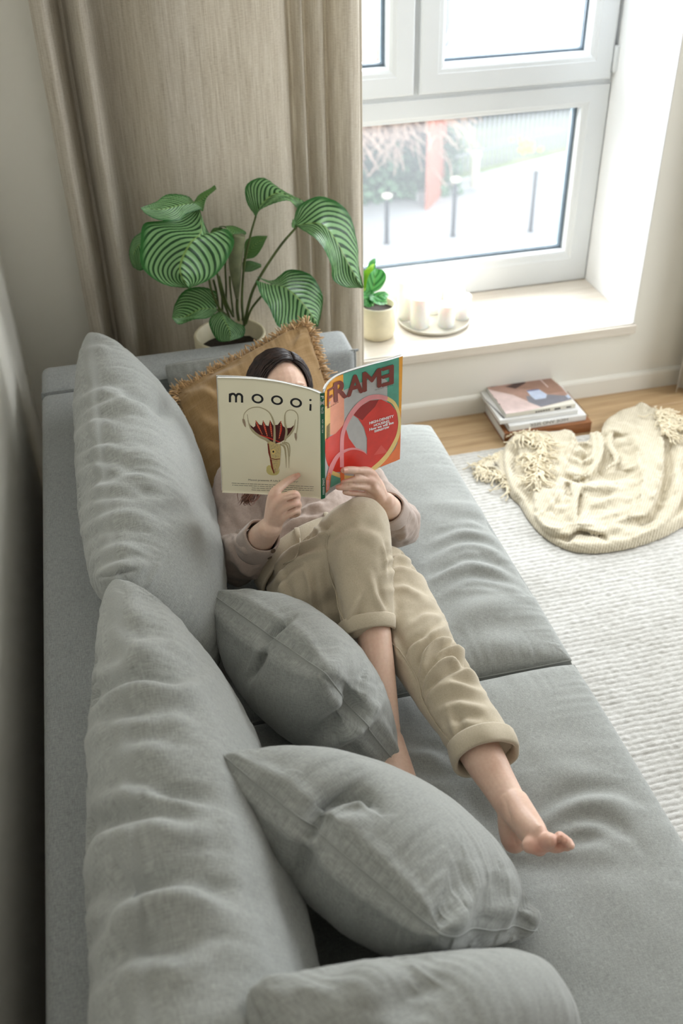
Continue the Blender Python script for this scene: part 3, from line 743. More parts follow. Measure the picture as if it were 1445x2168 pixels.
sB = cr(420, 1200, 1.8526,
  ([(418,1085),(455,1030),(482,960),(560,905),(640,888),(692,945)], .010, .016, 's'), ([(418,1080),(470,1015),(487,935)], .006, .012, 'c'), ([(425,1080),(470,1010),(490,940),(570,895),(650,885),(700,950)], .020, .022, 'v'), ([(355,1250),(395,1180),(425,1080)], .018, .016, 'v'),
  ([(990,1430),(1005,1330),(1050,1250),(1040,1150)], .020, .008, 's'), ([(1080,1460),(1150,1350),(1140,1250)], .016, .008, 's'), ([(1175,1420),(1205,1310),(1185,1190)], .016, .008, 's'),
  ([(1240,1440),(1285,1380),(1310,1300)], .014, .010, 's'), ([(930,1460),(970,1400),(1000,1330)], .016, .006, 's'), ([(520,960),(600,960),(690,965)], .02, .006, 's'), ([(180,800),(250,780),(330,790)], .02, .004, 's'))
pB = pillow('scatter_cushion', corners4((460,1592,.79), (935,1985,.70), (1140,1965,.415), .43), 0.125, 0.13, p=2.4, q=1.9, sag=0.05, n=190, strokes=sB, seed=25, pucker=0.006, lump=0.007, fold=1.25)
tag(pB, 'plump grey scatter cushion in the middle of the row, largest in view', 'cushion', 'grey scatter cushions')
sC = cr(420, 1200, 1.8526, ([(780,1793),(800,1720),(860,1650),(920,1610),(945,1520)], .035, .018, 'v'), ([(190,1640),(240,1600),(330,1560)], .02, .006, 's'), ([(560,1700),(600,1600),(620,1520)], .04, .006, 's'))
pC = pillow('scatter_cushion', corners4((516,2088,.84), (690,2560,.72), (1190,2320,.43), .44), 0.195, 0.12, p=2.4, q=1.9, sag=0.05, n=170, strokes=sC, seed=29, pucker=0.006, lump=0.007, fold=1.5)
tag(pC, 'grey scatter cushion cut off by the bottom edge of the picture', 'cushion', 'grey scatter cushions')
GP = [Wz(690, 760, .40)*0+np.array([0.565, 2.50, 0.42]), Wz(684, 716, .665), Wz(345, 772, .64), np.array([0.10, 2.50, 0.42])]
pG = pillow('scatter_cushion', [GP[3], GP[0], GP[1], GP[2]], 0.045, 0.05, p=2.6, q=1.9, sag=0.03, n=120, seed=33, pucker=0.004)
tag(pG, 'grey scatter cushion behind the mustard fringed one, against the sofa arm', 'cushion', 'grey scatter cushions')

# mustard cushion with a shaggy fringe
M['mustard'] = woven('mustard_linen', (130, 101, 63), (166, 136, 94), 1.0, 'UV', threads=(420, 30), bump=0.3, mott=0.2)
M['fringe'] = plain('tan_fringe', (176, 142, 98), 0.95, 0.18, 60, Sheen_Weight=0.3)
MC = [Wz(370, 832, .64), Wz(475, 1130, .44), Wz(735, 960, .48), Wz(648, 684, .745)]
sM = cr(340, 640, 3.284, ([(780,250),(860,190),(940,150)], .015, .004, 's'), ([(300,540),(420,480),(520,440)], .015, .006, 's'), ([(130,640),(260,600),(380,610)], .02, .005, 's'), ([(1040,230),(1060,330),(1110,430)], .012, .005, 's'), ([(900,300),(960,220),(980,150)], .014, .004, 's'))
sM += cr(420, 700, 3.01, ([(30,330),(80,380),(130,400)], .016, .005, 's'), ([(20,520),(70,560),(140,590)], .02, .005, 's'), ([(30,700),(80,720),(140,730)], .02, .004, 's'))
pM = pillow('fringed_cushion', [MC[0], MC[1], MC[2], MC[3]], 0.065, 0.05, p=2.4, q=1.9, sag=0.02, n=130, seed=41, mat=M['mustard'], strokes=sM, pucker=0.005, seam=False)
tag(pM, 'mustard linen cushion with shaggy tan fringe behind the reader head', 'cushion')
rr = np.random.RandomState(8); parts = []
cen = sum(MC)/4
for a, b in zip(MC, MC[1:]+MC[:1]):
    L = np.linalg.norm(b-a); k = int(L/0.0005)
    tdir = (b-a)/L; out0 = (a+b)/2-cen; out0 -= tdir*(out0 @ tdir); out0 /= np.linalg.norm(out0)
    nn = np.cross(tdir, out0)
    for i in range(k):
        t = (i+rr.rand())/k; s_ = 1-0.02*(1-(2*t-1)**2)
        p = cen+(a+(b-a)*t-cen)*s_-out0*0.007+nn*rr.randn()*.003
        d = out0+rr.randn()*0.45*nn+rr.randn()*0.4*tdir; d /= np.linalg.norm(d)
        ln = 0.016+0.014*rr.rand(); q = rr.randn(3)*0.008
        parts.append(tube([p, p+d*ln*0.5+q*0.5, p+d*ln+q-np.array([0, 0, 0.004])], [0.0019, 0.0021, 0.0017], n=4, seg=4, cap=False))
V, F = joinm(parts); mesh('fringe', V, F, M['fringe'], pM, kind='stuff')

# ------------------------------------------------------------------ the reader
def skinmat():
    t = NT('skin'); v = t.coord('Object')
    f = t.noise(v, 14, 4); f2 = t.noise(v, 160, 2)
    a = t.math('ADD', t.math('MULTIPLY', f, 0.7), t.math('MULTIPLY', f2, 0.3))
    col = t.ramp(a, [(0.3, lin((210, 171, 149))), (0.7, lin((229, 198, 178)))])
    at = t.node('ShaderNodeAttribute'); at.attribute_name = 'flush'
    col = t.mix(at.outputs['Fac'], col, lin((204, 132, 112)))
    t.bump(t.noise(v, 420, 2), 0.12, 0.0006)
    return t.set(col, 0.48, Subsurface_Weight=0.12, Subsurface_Scale=0.012)
M['skin'] = skinmat()
M['nail'] = plain('fingernail', (222, 170, 150), 0.25, 0.02, 40)
M['trousers'] = woven('beige_denim', (172, 160, 138), (202, 190, 168), 1.0, 'Object', threads=(900, 120), bump=0.2, mott=0.05)
M['shirt'] = woven('pale_pink_linen', (162, 144, 133), (192, 175, 165), 1.0, 'Object', threads=(800, 100), bump=0.2, mott=0.05)
M['hair'] = plain('dark_brown_hair', (40, 28, 24), 0.5, 0.45, 60, Specular_IOR_Level=0.35)
M['hairtip'] = plain('auburn_hair_tips', (96, 56, 34), 0.45, 0.25, 90)
M['button'] = plain('brown_button', (92, 76, 64), 0.4, 0.08, 60)
M['eye'] = plain('eye_white', (235, 232, 228), 0.2, 0.01, 10); M['iris'] = plain('iris_brown', (70, 46, 30), 0.2, 0.1, 60); M['lip'] = plain('lips', (186, 104, 94), 0.4, 0.05, 60)

J = lambda x, y, z: Wz(x, y, z)
pers = empty('person', (0.42, 1.6, 0.40), 'person in pink shirt and beige trousers lying on the sofa, reading a magazine', 'person')
waist = np.array([.335, 1.80, .505]); hips = np.array([.375, 1.68, .495]); chest = np.array([.335, 1.98, .55]); ushoul = np.array([.34, 2.075, .60])
neckb = np.array([.345, 2.125, .665]); Hc = Wz(592, 826, .755)
fwd = np.array([0.06, -0.80, 0.60]); fwd /= np.linalg.norm(fwd); rgt = np.cross(fwd, np.array([0.03, .6, .8])); rgt /= np.linalg.norm(rgt); hup = np.cross(rgt, fwd)
# local head coords: x = person's right-hand axis seen in the picture (image left is -x), y forward, z up
def HL(x, y, z): return Hc-rgt*(-x)*1.0+fwd*y+hup*z if False else Hc+np.array([1.0, 0, 0])*0+(-rgt if rgt[0] < 0 else rgt)*x+fwd*y+hup*z
def ell(c, r, ax=None, n=20, m=28):
    th = np.linspace(0.02, math.pi-0.02, n); ph = np.arange(m)*2*math.pi/m
    P = np.stack([np.sin(th)[:, None]*np.cos(ph), np.sin(th)[:, None]*np.sin(ph), np.cos(th)[:, None]+0*ph], -1)*np.asarray(r)
    if ax is not None: P = P @ np.asarray(ax)
    V = (P+np.asarray(c)).reshape(-1, 3); F = gridf(n, m, True); F.append(list(range(m))[::-1]); F.append([(n-1)*m+i for i in range(m)])
    return V, F
rx_ = -rgt if rgt[0] < 0 else rgt
HAX = np.array([rx_, fwd, hup])
rsh = np.array([.215, 2.03, .585]); lsh = np.array([.475, 2.03, .575])
relb = J(507, 1190, .495); rwr = Wy(572, 1116, 1.662)
lelb = J(846, 1116, .475); lwr = Wy(813, 1062, 1.735)
rhip = np.array([.305, 1.675, .50]); rkn = J(762, 1113, .672); rank = J(816, 1540, .455)
lhip = np.array([.455, 1.69, .495]); lkn = J(898, 1392, .495); lank = J(1086, 1712, .482)
body = []
body.append(tube([hips+[0, -.05, 0], hips, waist, chest, ushoul, neckb], [(.05, .09), (.07, .12), (.08, .12), (.09, .13), (.07, .14), (.045, .06)], seg=28, up=(0, -.3, 1)))
body.append(tube([neckb+[0, -.02, -.03], neckb+[0, 0, 0.02], Hc-hup*.055-fwd*.012], [.055, .05, .05], seg=20))
body.append(ell(Hc, (.070, .088, .082), HAX)); body.append(ell(HL(0, .022, -.05), (.054, .060, .062), HAX)); body.append(ell(HL(0, .045, -.088), (.026, .026, .022), HAX, 12, 16))
body.append(tube([HL(0, .082, .004), HL(0, .095, -.018), HL(0, .104, -.036), HL(0, .092, -.044)], [.006, .008, .0105, .008], seg=10))
for s_ in (-1, 1):
    body.append(ell(HL(s_*.013, .09, -.041), (.007, .008, .006), HAX, 8, 10)); body.append(ell(HL(s_*.071, -.005, -.025), (.007, .017, .027), HAX, 10, 12))
    body.append(ell(HL(s_*.03, .074, .000), (.020, .010, .006), HAX, 8, 12))      # brow ridge
body.append(tube([HL(-.02, .082, -.064), HL(0, .09, -.062), HL(.02, .082, -.064)], [.004, .006, .004], seg=8))
body.append(tube([ushoul, rsh, (rsh+relb)/2, relb], [.06, .052, .042, .038], seg=18)); body.append(tube([ushoul, lsh, (lsh+lelb)/2, lelb], [.06, .052, .042, .038], seg=18))
body.append(tube([relb, relb*.45+rwr*.55, rwr], [(.038, .038), (.034, .036), (.0235, .027)], seg=18)); body.append(tube([lelb, lelb*.45+lwr*.55, lwr], [(.038, .038), (.034, .036), (.023, .027)], seg=18))
body.append(tube([rhip, rhip*.5+rkn*.5, rkn, rkn*.65+rank*.35, rkn*.3+rank*.7, rank], [.075, .055, .042, .038, .0345, .029], seg=22))
body.append(tube([lhip, lhip*.5+lkn*.5, lkn, lkn*.65+lank*.35, lkn*.34+lank*.66, lkn*.15+lank*.85, lank], [.075, .055, .044, .040, .041, .034, .0295], seg=22))
# right foot, tucked behind the scatter cushion
body.append(tube([rank, J(820, 1575, .430)], [.030, .027], seg=16)); body.append(tube([J(822, 1565, .44), J(835, 1625, .427), J(850, 1680, .420)], [(.026, .030), (.020, .036), (.013, .038)], seg=16, up=(0, 0, 1)))
for k in range(5): body.append(tube([J(834+k*9, 1675, .420), J(838+k*10, 1712-k*5, .416)], [.010-k*.0008, .009-k*.0008], seg=10))
# left foot: heel on the seat, sole and toes turned towards the lens
heel = J(1088, 1779, .430)
body.append(tube([lank, J(1083, 1745, .455), heel], [(.029, .029), (.0235, .026), (.0235, .0245)], seg=18))
body.append(tube([J(1084, 1700, .488), J(1106, 1733, .497), J(1128, 1762, .508), J(1141, 1780, .515)], [(.031, .029), (.029, .028), (.024, .029), (.018, .032)], seg=20, up=rx_))
FA = np.array([rx_, RW @ np.array([0, 0, 1.0]), RW @ np.array([0, 1.0, 0])])
body.append(ell(J(1130, 1785, .515), (.024, .020, .0165), FA, 14, 18)); body.append(ell(J(1153, 1784, .522), (.024, .020, .0165), FA, 14, 18)); body.append(ell(J(1182, 1790, .520), (.021, .018, .0115), FA, 14, 18))
body.append(ell(J(1142, 1788, .517), (.026, .018, .0160), FA, 14, 18)); body.append(tube([J(1146, 1782, .525), J(1160, 1780, .542), J(1165, 1780, .549)], [(.013, .013), (.0142, .0142), (.012, .012)], seg=12))
for (x, y, r, dx) in ((1184, 1772, .0092, 0), (1194, 1778, .0085, 0), (1202, 1784, .0080, 0), (1207, 1791, .0072, 0)):
    body.append(tube([J(x-8, y+5, .530), J(x, y-1, .542), J(x+1, y+1, .550)], [r*.85, r, r*.9], seg=10))
# right hand (image left): forefinger on the back cover, the others curled
YR = 1.662
def hp(rows): return [Wy(*r) for r in rows]
fing = [
 ([(572,1116,1.664),(577,1052,1.658),(592,1032,1.672),(611,1017,1.694),(627,1008,1.7065)], [.017,.0115,.0098,.0088,.0072]),
 ([(574,1116,1.662),(584,1066,1.648),(620,1046,1.650),(628,1054,1.672),(612,1060,1.688)], [.017,.0112,.0088,.0084,.0076]),
 ([(577,1116,1.664),(590,1082,1.648),(624,1065,1.650),(630,1072,1.672),(612,1078,1.686)], [.017,.0110,.0086,.0082,.0074]),
 ([(580,1114,1.666),(597,1096,1.650),(625,1081,1.653),(629,1087,1.672),(613,1092,1.684)], [.016,.0100,.0078,.0074,.0066]),
 ([(576,1108,1.680),(592,1082,1.712),(598,1056,1.742),(604,1030,1.752)], [.016,.0135,.0110,.0090])]
for p_, r_ in fing: body.append(tube(hp(p_), r_, n=30, seg=12))
body.append(tube(hp([(574,1112,1.668),(584,1085,1.668),(592,1068,1.664)]), [(.016,.022),(.017,.026),(.013,.024)], seg=16))
fingL = [
 ([(813,1062,1.735),(786,1004,1.728),(758,997,1.712),(739,995,1.703),(727,996,1.697)], [.016,.0112,.0095,.0085,.0072]),
 ([(811,1062,1.735),(790,1019,1.722),(758,1014,1.706),(740,1019,1.700),(727,1022,1.698)], [.016,.0105,.0082,.0078,.0070]),
 ([(808,1062,1.735),(787,1035,1.722),(755,1030,1.704),(732,1032,1.697),(715,1032,1.694)], [.016,.0102,.0078,.0074,.0064]),
 ([(805,1064,1.737),(781,1050,1.726),(756,1045,1.712),(740,1044,1.704),(729,1042,1.700)], [.015,.0094,.0072,.0066,.0058]),
 ([(810,1058,1.75),(800,1025,1.79),(782,1006,1.80),(764,996,1.795)], [.015,.0125,.0105,.0085])]
for p_, r_ in fingL: body.append(tube(hp(p_), r_, n=30, seg=12))
body.append(tube(hp([(808,1058,1.738),(798,1036,1.734),(788,1020,1.730)]), [(.014,.021),(.015,.026),(.012,.024)], seg=16))
V, F = joinm(body); V, F = remesh(V, F, 0.0025, 2, 0.5)
sk = [([(1068,1690),(1078,1730),(1090,1778),(1102,1799)], .006, .003, 'v'), ([(1100,1700),(1118,1730),(1140,1765)], .012, .0015, 'v'),
      ([(600,1053),(615,1049),(631,1048)], .0028, .0035, 'c'), ([(603,1069),(618,1064),(633,1062)], .0028, .0035, 'c'), ([(606,1087),(620,1081),(632,1079)], .0028, .003, 'c'), ([(592,1046),(604,1042),(622,1040)], .0026, .003, 'c'),
      ([(745,1006),(765,1005),(782,1012)], .0026, .0035, 'c'), ([(712,1027),(735,1023),(774,1028)], .0024, .0032, 'c'), ([(728,1036),(750,1035),(776,1039)], .0024, .003, 'c'), ([(790,1000),(803,1030),(815,1050)], .006, .0012, 'v'), ([(608,1023),(612,1026)], .003, .0012, 'v'), ([(757,990),(759,1000)], .003, .0012, 'v'),
      ([(1186,1763),(1188,1776),(1186,1786)], .0026, .004, 'c'), ([(1196,1770),(1197,1782),(1195,1790)], .0024, .0035, 'c'), ([(1204,1777),(1204,1787),(1201,1795)], .0022, .003, 'c'),
      ([(1057,1700),(1059,1712),(1061,1725)], .005, .0015, 'v'), ([(1174,1762),(1180,1775),(1178,1790)], .003, .002, 'c')]
V = sculpt(V, F, sk)
fm = (V[:, 2] < .70)*(V[:, 1] < 1.1)
x_, y_, d_ = proj(V)
flush = np.zeros(len(V))
def blob(px, py, r, a, cond=None):
    global flush
    w = a*np.exp(-((x_-px)**2+(y_-py)**2)/(r*r)); flush = np.maximum(flush, w)
for b_ in ((1140,1795,34,.55),(1185,1785,30,.55),(1085,1790,22,.4)): blob(*b_)
for b_ in ((728,996,9,.5),(716,1030,9,.6),(628,1007,9,.45),(722,1022,8,.5),(628,1045,10,.3),(630,1066,10,.3),(580,1052,12,.25),(790,1010,14,.2)): blob(*b_)
bo = mesh('body', V, F, M['skin'], pers)
at = bo.data.attributes.new('flush', 'FLOAT', 'POINT'); at.data.foreach_set('value', flush.astype(np.float32))
for s_ in (-1, 1):
    e_ = mesh('eye', *ell(HL(s_*.030, .070, -.016), (.012, .012, .012), HAX, 10, 14), M['eye'], pers)
    mesh('iris', *ell(HL(s_*.030, .0795, -.018), (.006, .003, .006), HAX, 8, 12), M['iris'], e_)
V, F = joinm([tube([HL(-.022, .084, -.063), HL(-.008, .093, -.060), HL(.008, .093, -.060), HL(.022, .084, -.063)], [.002, .0035, .0035, .002], seg=8), tube([HL(-.02, .084, -.066), HL(0, .092, -.069), HL(.02, .084, -.066)], [.002, .0042, .002], seg=8)])
mesh('lips', V, F, M['lip'], pers)
def nail(p, d, n, w, l):
    d = d/np.linalg.norm(d); n = n-d*(n @ d); n /= np.linalg.norm(n); s = np.cross(d, n); V = []; 
    for i in range(7):
        for j in range(7):
            a = i/3-1; b = j/3-1; k = math.sqrt(max(0, 1-0.35*b*b))
            V.append(p+d*a*l*k+s*b*w+n*(0.0010-b*b*w*0.45))
    return mesh('fingernail', np.array(V), gridf(7, 7), M['nail'], pers)
tc = CAM-Wy(628, 1008, 1.70); tc /= np.linalg.norm(tc)
for rows, ri in ((fing[0], 4), (fingL[0], 4)):
    P_ = hp(rows[0]); d = P_[-1]-P_[-2]; d /= np.linalg.norm(d); nrm = tc+np.array([0, -.3, .2])
    nrm = nrm-d*(nrm @ d); nrm /= np.linalg.norm(nrm)
    nail(P_[-1]+nrm*(rows[1][-1]+0.0001)-d*0.0005, d, nrm, .0048, .0058)

# trousers
def cuffring(a, b, ra, rb, th, name, mat, parent, up=(0, 0, 1), seg=48, wob=0.0, seed=0):
    a = np.array(a, float); b = np.array(b, float); T = (b-a)/np.linalg.norm(b-a); u = np.array(up, float); u = u-T*(u @ T); u /= np.linalg.norm(u); w = np.cross(T, u)
    L = np.linalg.norm(b-a); th_ = np.arange(seg)*2*math.pi/seg
    prof = [(0.0, -th), (-0.0006, -th*.4), (0.0006, 0.3*th), (0.10, 0.55*th), (0.5, 0.62*th), (0.9, 0.55*th), (0.99, 0.2*th), (1.0, -th*.3), (0.97, -th), (0.5, -th*1.1)]
    V = []
    for t, o in prof:
        r1 = ra[0]*(1-t)+rb[0]*t+o; r2 = ra[1]*(1-t)+rb[1]*t+o
        k = noise3(np.stack([np.cos(th_)*1.6, np.sin(th_)*1.6, np.full(seg, t*0.6)], 1), 1, seed)*wob
        V.append(a+T*(t*L)+T*(k*0.8)[:, None]+u*((r1+k)*np.cos(th_))[:, None]+w*((r2+k)*np.sin(th_))[:, None])
    V = np.array(V).reshape(-1, 3); n = len(prof)
    F = gridf(n, seg, True)+[[(n-1)*seg+j, (n-1)*seg+(j+1) % seg, (j+1) % seg, j] for j in range(seg)]
    c = V.mean(0); f = F[len(F)//3]; nn = np.cross(V[f[1]]-V[f[0]], V[f[2]]-V[f[0]])
    me_ = V.reshape(n, seg, 3); o_ = me_[4, 0]-a; fo = F[4*seg]; nn = np.cross(V[fo[1]]-V[fo[0]], V[fo[2]]-V[fo[0]])
    if np.dot(nn, o_) < 0: F = [f[::-1] for f in F]
    return mesh(name, V, F, mat, parent)
rc0 = rkn*.43+rank*.57 if False else J(776, 1312, .565); rc1 = J(781, 1341, .549)
lc0 = J(1016, 1571, .492); lc1 = J(1030, 1607, .489)
tr = []
tr.append(tube([waist+[0, .02, 0], waist*.5+hips*.5, hips, hips+[0.0, -.06, -.01]], [(.082, .128), (.092, .142), (.095, .150), (.08, .13)], seg=32, up=(0, -.2, 1)))
tr.append(tube([rhip, rhip*.6+rkn*.4+[0, 0, -.01], rkn*.9+rhip*.1, rkn], [(.100, .098), (.090, .088), (.074, .070), (.066, .064)], seg=28))
tr.append(tube([rkn, rkn*.7+rc0*.3+[0, 0.004, .006], rkn*.35+rc0*.65, rc0, rc0*.7+rc1*.3], [(.066, .064), (.066, .066), (.060, .062), (.054, .056), (.050, .052)], seg=28, cap=False))
tr.append(tube([lhip, lhip*.5+lkn*.5+[.012, 0, 0], lkn+[.0, 0, 0.004]], [(.092, .100), (.078, .084), (.070, .072)], seg=28))
tr.append(tube([lkn+[0, 0, .004], lkn*.66+lc0*.34, lkn*.33+lc0*.67, lc0, lc0*.7+lc1*.3], [(.070, .072), (.066, .068), (.060, .065), (.055, .061), (.052, .058)], seg=28, cap=False))
V, F = joinm(tr); V, F = remesh(V, F, 0.0045, 10, 0.5)
st = cr(520, 1000, 2.0069,
  ([(355,235),(338,290),(345,360),(365,450),(395,570),(425,665)], .0030, .0022, 'c'), ([(300,230),(335,250),(375,225)], .010, .006, 's'),
  ([(85,430),(170,345),(270,285),(340,255)], .010, .0080, 's'), ([(95,480),(170,400),(250,345),(320,320)], .012, .0080, 's'), ([(110,540),(170,450),(240,390)], .012, .0060, 's'),
  ([(85,380),(150,310),(230,250),(300,215)], .008, .0050, 's'), ([(160,430),(175,520),(200,620)], .012, .004, 's'), ([(260,400),(285,500),(305,640)], .009, .005, 's'), ([(330,330),(335,430),(360,520),(395,600)], .016, .005, 'v'),
  ([(540,440),(565,530),(600,590)], .012, .005, 's'), ([(500,525),(465,600),(440,665)], .012, .005, 's'), ([(585,300),(600,360),(600,430)], .008, .004, 's'), ([(480,240),(540,250),(590,300)], .02, .003, 's'),
  ([(360,300),(430,250),(470,240)], .012, .003, 's'),
  ([(600,370),(650,350),(720,380)], .010, .005, 's'), ([(600,420),(660,400),(740,430),(780,470)], .012, .005, 's'), ([(600,490),(680,480),(780,530)], .014, .004, 's'),
  ([(670,800),(700,740),(770,690),(840,640)], .010, .006, 's'), ([(730,870),(755,770),(800,715),(870,705),(905,745)], .012, .012, 's'),
  ([(760,830),(830,755),(900,745),(950,800)], .011, .009, 's'), ([(745,920),(780,850),(860,790),(960,840)], .012, .012, 's'), ([(760,960),(830,880),(930,840),(1010,890)], .012, .007, 's'),
  ([(790,930),(880,890),(1015,925)], .012, .005, 's'), ([(800,1010),(900,970),(1040,1000)], .014, .004, 's'), ([(850,1080),(930,1050),(1020,1060)], .015, .003, 's'), ([(700,640),(760,600),(830,600)], .014, .004, 's'),
  ([(585,700),(650,755),(700,830),(735,900),(750,970),(800,1060),(885,1175)], .0030, .0024, 'c'), ([(640,700),(665,770),(680,800)], .010, .005, 's'), ([(870,1010),(900,1090),(915,1150)], .012, .004, 's'))
V = sculpt(V, F, [(a, b_*.8 if b_ > .005 else b_, c, k) for a, b_, c, k in st], 1.8)
V = laplace(V, F, 1, 0.3)
N_ = vnormals(V, F); V = V+N_*(fbm(V, 22, 2, 5)*0.0022)[:, None]
tro = mesh('trousers', V, F, M['trousers'], pers)
cuffring(rc0, rc1, (.056, .058), (.053, .055), .0055, 'trouser_cuff', M['trousers'], pers, wob=.0035, seed=3)
cuffring(lc0, lc1+[0, 0, 0.0], (.059, .066), (.056, .064), .006, 'trouser_cuff', M['trousers'], pers, wob=.005, seed=5)
wa = waist*.62+hips*.38; wb_ = waist+(waist-hips)*0.05
cuffring(wa, wb_, (.1045, .152), (.1025, .146), .005, 'waistband', M['trousers'], pers, up=(0, -.2, 1), wob=.003)
for (x, y) in ((628, 1131), (690, 1098)):
    p = J(x, y, .607); 
    V, F = tube([p+[-.004, -.022, -.012], p+[0, -.012, .004], p+[.002, .010, .008], p+[.004, .022, -.002]], [(.0022, .006)]*4, seg=8, up=(0, 0, 1)); mesh('belt_loop', V, F, M['trousers'], pers)

def surf_line(o, pts, r, name, mat, n=40):
    V_ = np.array([v.co[:] for v in o.data.vertices])+np.array(world_loc(o)); N_ = vnormals(V_, [list(p.vertices) for p in o.data.polygons])
    x, y, d = proj(V_); ok = (N_*(CAM-V_)).sum(1) > 0; V_, N_, x, y, d = V_[ok], N_[ok], x[ok], y[ok], d[ok]; out = []
    for p in spline(np.array(pts, float), n):
        q = (x-p[0])**2+(y-p[1])**2; near = q < 40; k = np.argmin(q) if not near.any() else np.nonzero(near)[0][np.argmin(d[near]*8+q[near]*.01)]
        out.append(V_[k]+N_[k]*r*.5)
    out = np.array(out)
    for _ in range(2): out[1:-1] = (out[:-2]+2*out[1:-1]+out[2:])/4
    V, F = tube(out, [r]*len(out), n=len(out), seg=6); return mesh(name, V, F, mat, pers)
c5 = lambda *p: [(520+x/2.0069, 1000+y/2.0069) for x, y in p]
surf_line(tro, c5((352,262),(343,330),(360,440),(390,560),(422,655)), .0016, 'side_seam', M['trousers'])
surf_line(tro, c5((590,700),(650,752),(700,828),(737,905),(752,970),(800,1060),(880,1165)), .0016, 'side_seam', M['trousers'])
surf_line(tro, c5((205,235),(230,290),(215,350),(160,390)), .0014, 'pocket_seam', M['trousers'], 20)

# shirt
rcf0 = relb*.50+rwr*.50; rcf1 = relb*.22+rwr*.78; lcf0 = lelb*.45+lwr*.55; lcf1 = lelb*.20+lwr*.80
sh = [tube([waist*.80+hips*.20, waist, chest, ushoul, neckb+[0, -.01, -.01]], [(.090, .132), (.094, .134), (.102, .145), (.082, .155), (.058, .075)], seg=32, up=(0, -.3, 1)),
      tube([ushoul*.6+rsh*.4, rsh, (rsh+relb)/2+[-.006, 0, .0], relb+[-.004, 0, .004]], [.070, .068, .062, .058], seg=24), tube([relb+[-.004, 0, .004], relb*.72+rwr*.28+[-.004, 0, 0], rcf0, rcf0*.6+rcf1*.4], [.058, .058, .044, .036], seg=24),
      tube([ushoul*.6+lsh*.4, lsh, (lsh+lelb)/2+[.006, 0, 0], lelb+[.002, 0, .002]], [.070, .064, .058, .052], seg=24), tube([lelb+[.002, 0, .002], lelb*.72+lwr*.28+[.004, 0, 0], lcf0, lcf0*.6+lcf1*.4], [.052, .052, .042, .034], seg=24)]
V, F = joinm(sh); V, F = remesh(V, F, 0.0045, 8, 0.5)
st = cr(420, 700, 3.0104,
  ([(370,1080),(385,1150),(375,1240)], .012, .008, 'v'), ([(170,1180),(230,1280),(320,1310),(380,1300)], .014, .006, 's'), ([(240,1320),(300,1370),(340,1330)], .010, .006, 's'),
  ([(230,1370),(260,1440),(330,1480),(400,1460)], .012, .006, 's'), ([(240,1470),(310,1520),(400,1540)], .012, .005, 's'), ([(530,1250),(600,1210),(690,1180),(760,1170)], .010, .007, 's'),
  ([(640,1140),(700,1110),(790,1095)], .010, .006, 's'), ([(560,1240),(640,1180),(680,1110)], .010, .005, 's'), ([(1180,1230),(1240,1220),(1290,1180)], .008, .005, 's'), ([(1215,1290),(1260,1280),(1310,1220)], .010, .005, 's'), ([(1225,1350),(1270,1320),(1320,1260)], .010, .005, 's'),
  ([(330,1330),(350,1390),(420,1420)], .010, .006, 's'), ([(150,1240),(200,1330),(250,1350)], .014, .006, 's'))
V = sculpt(V, F, st, 1.6); N_ = vnormals(V, F); V = V+N_*(fbm(V, 18, 3, 15)*0.006)[:, None]
mesh('shirt', V, F, M['shirt'], pers)
rc = cuffring(rcf0, rcf1, (.043, .044), (.037, .039), .0035, 'sleeve_cuff', M['shirt'], pers, wob=.003, seed=8, up=(0, -1, .3))
lc = cuffring(lcf0, lcf1, (.041, .042), (.036, .037), .0035, 'sleeve_cuff', M['shirt'], pers, wob=.003, seed=9, up=(0, -1, .3))
def on_surface(o, px, py, lift):
    """nearest camera-facing vertex of o to a picture point"""
    V_ = np.array([v.co[:] for v in o.data.vertices])+np.array(world_loc(o)); N_ = np.array([v.normal[:] for v in o.data.vertices])
    x, y, d = proj(V_); tcm = CAM-V_; ok = (N_*tcm).sum(1) > 0
    k = np.argmin(np.where(ok, (x-px)**2+(y-py)**2, 1e9)); return V_[k]+N_[k]*lift, N_[k]
def disc(p, n, r, h):
    n = n/np.linalg.norm(n); a = np.cross(n, [0.3, 0.5, 1]); a /= np.linalg.norm(a); b = np.cross(n, a)
    pr = [(0.0, 0.0), (r, 0.0), (r, h*.8), (r*.85, h), (r*.7, h*.7), (0.0, h*.6)]; th = np.arange(16)*2*math.pi/16; V = []
    for q, z in pr:
        for t in th: V.append(p+a*max(q, 1e-5)*math.cos(t)+b*max(q, 1e-5)*math.sin(t)+n*z)
    return np.array(V), gridf(len(pr), 16, True)
for (x, y) in ((579, 1166), (572, 1181)):
    p, n = on_surface(rc, x, y, 0.0002); V, F = disc(p, n, .0058, .002); mesh('button', V, F, M['button'], rc)

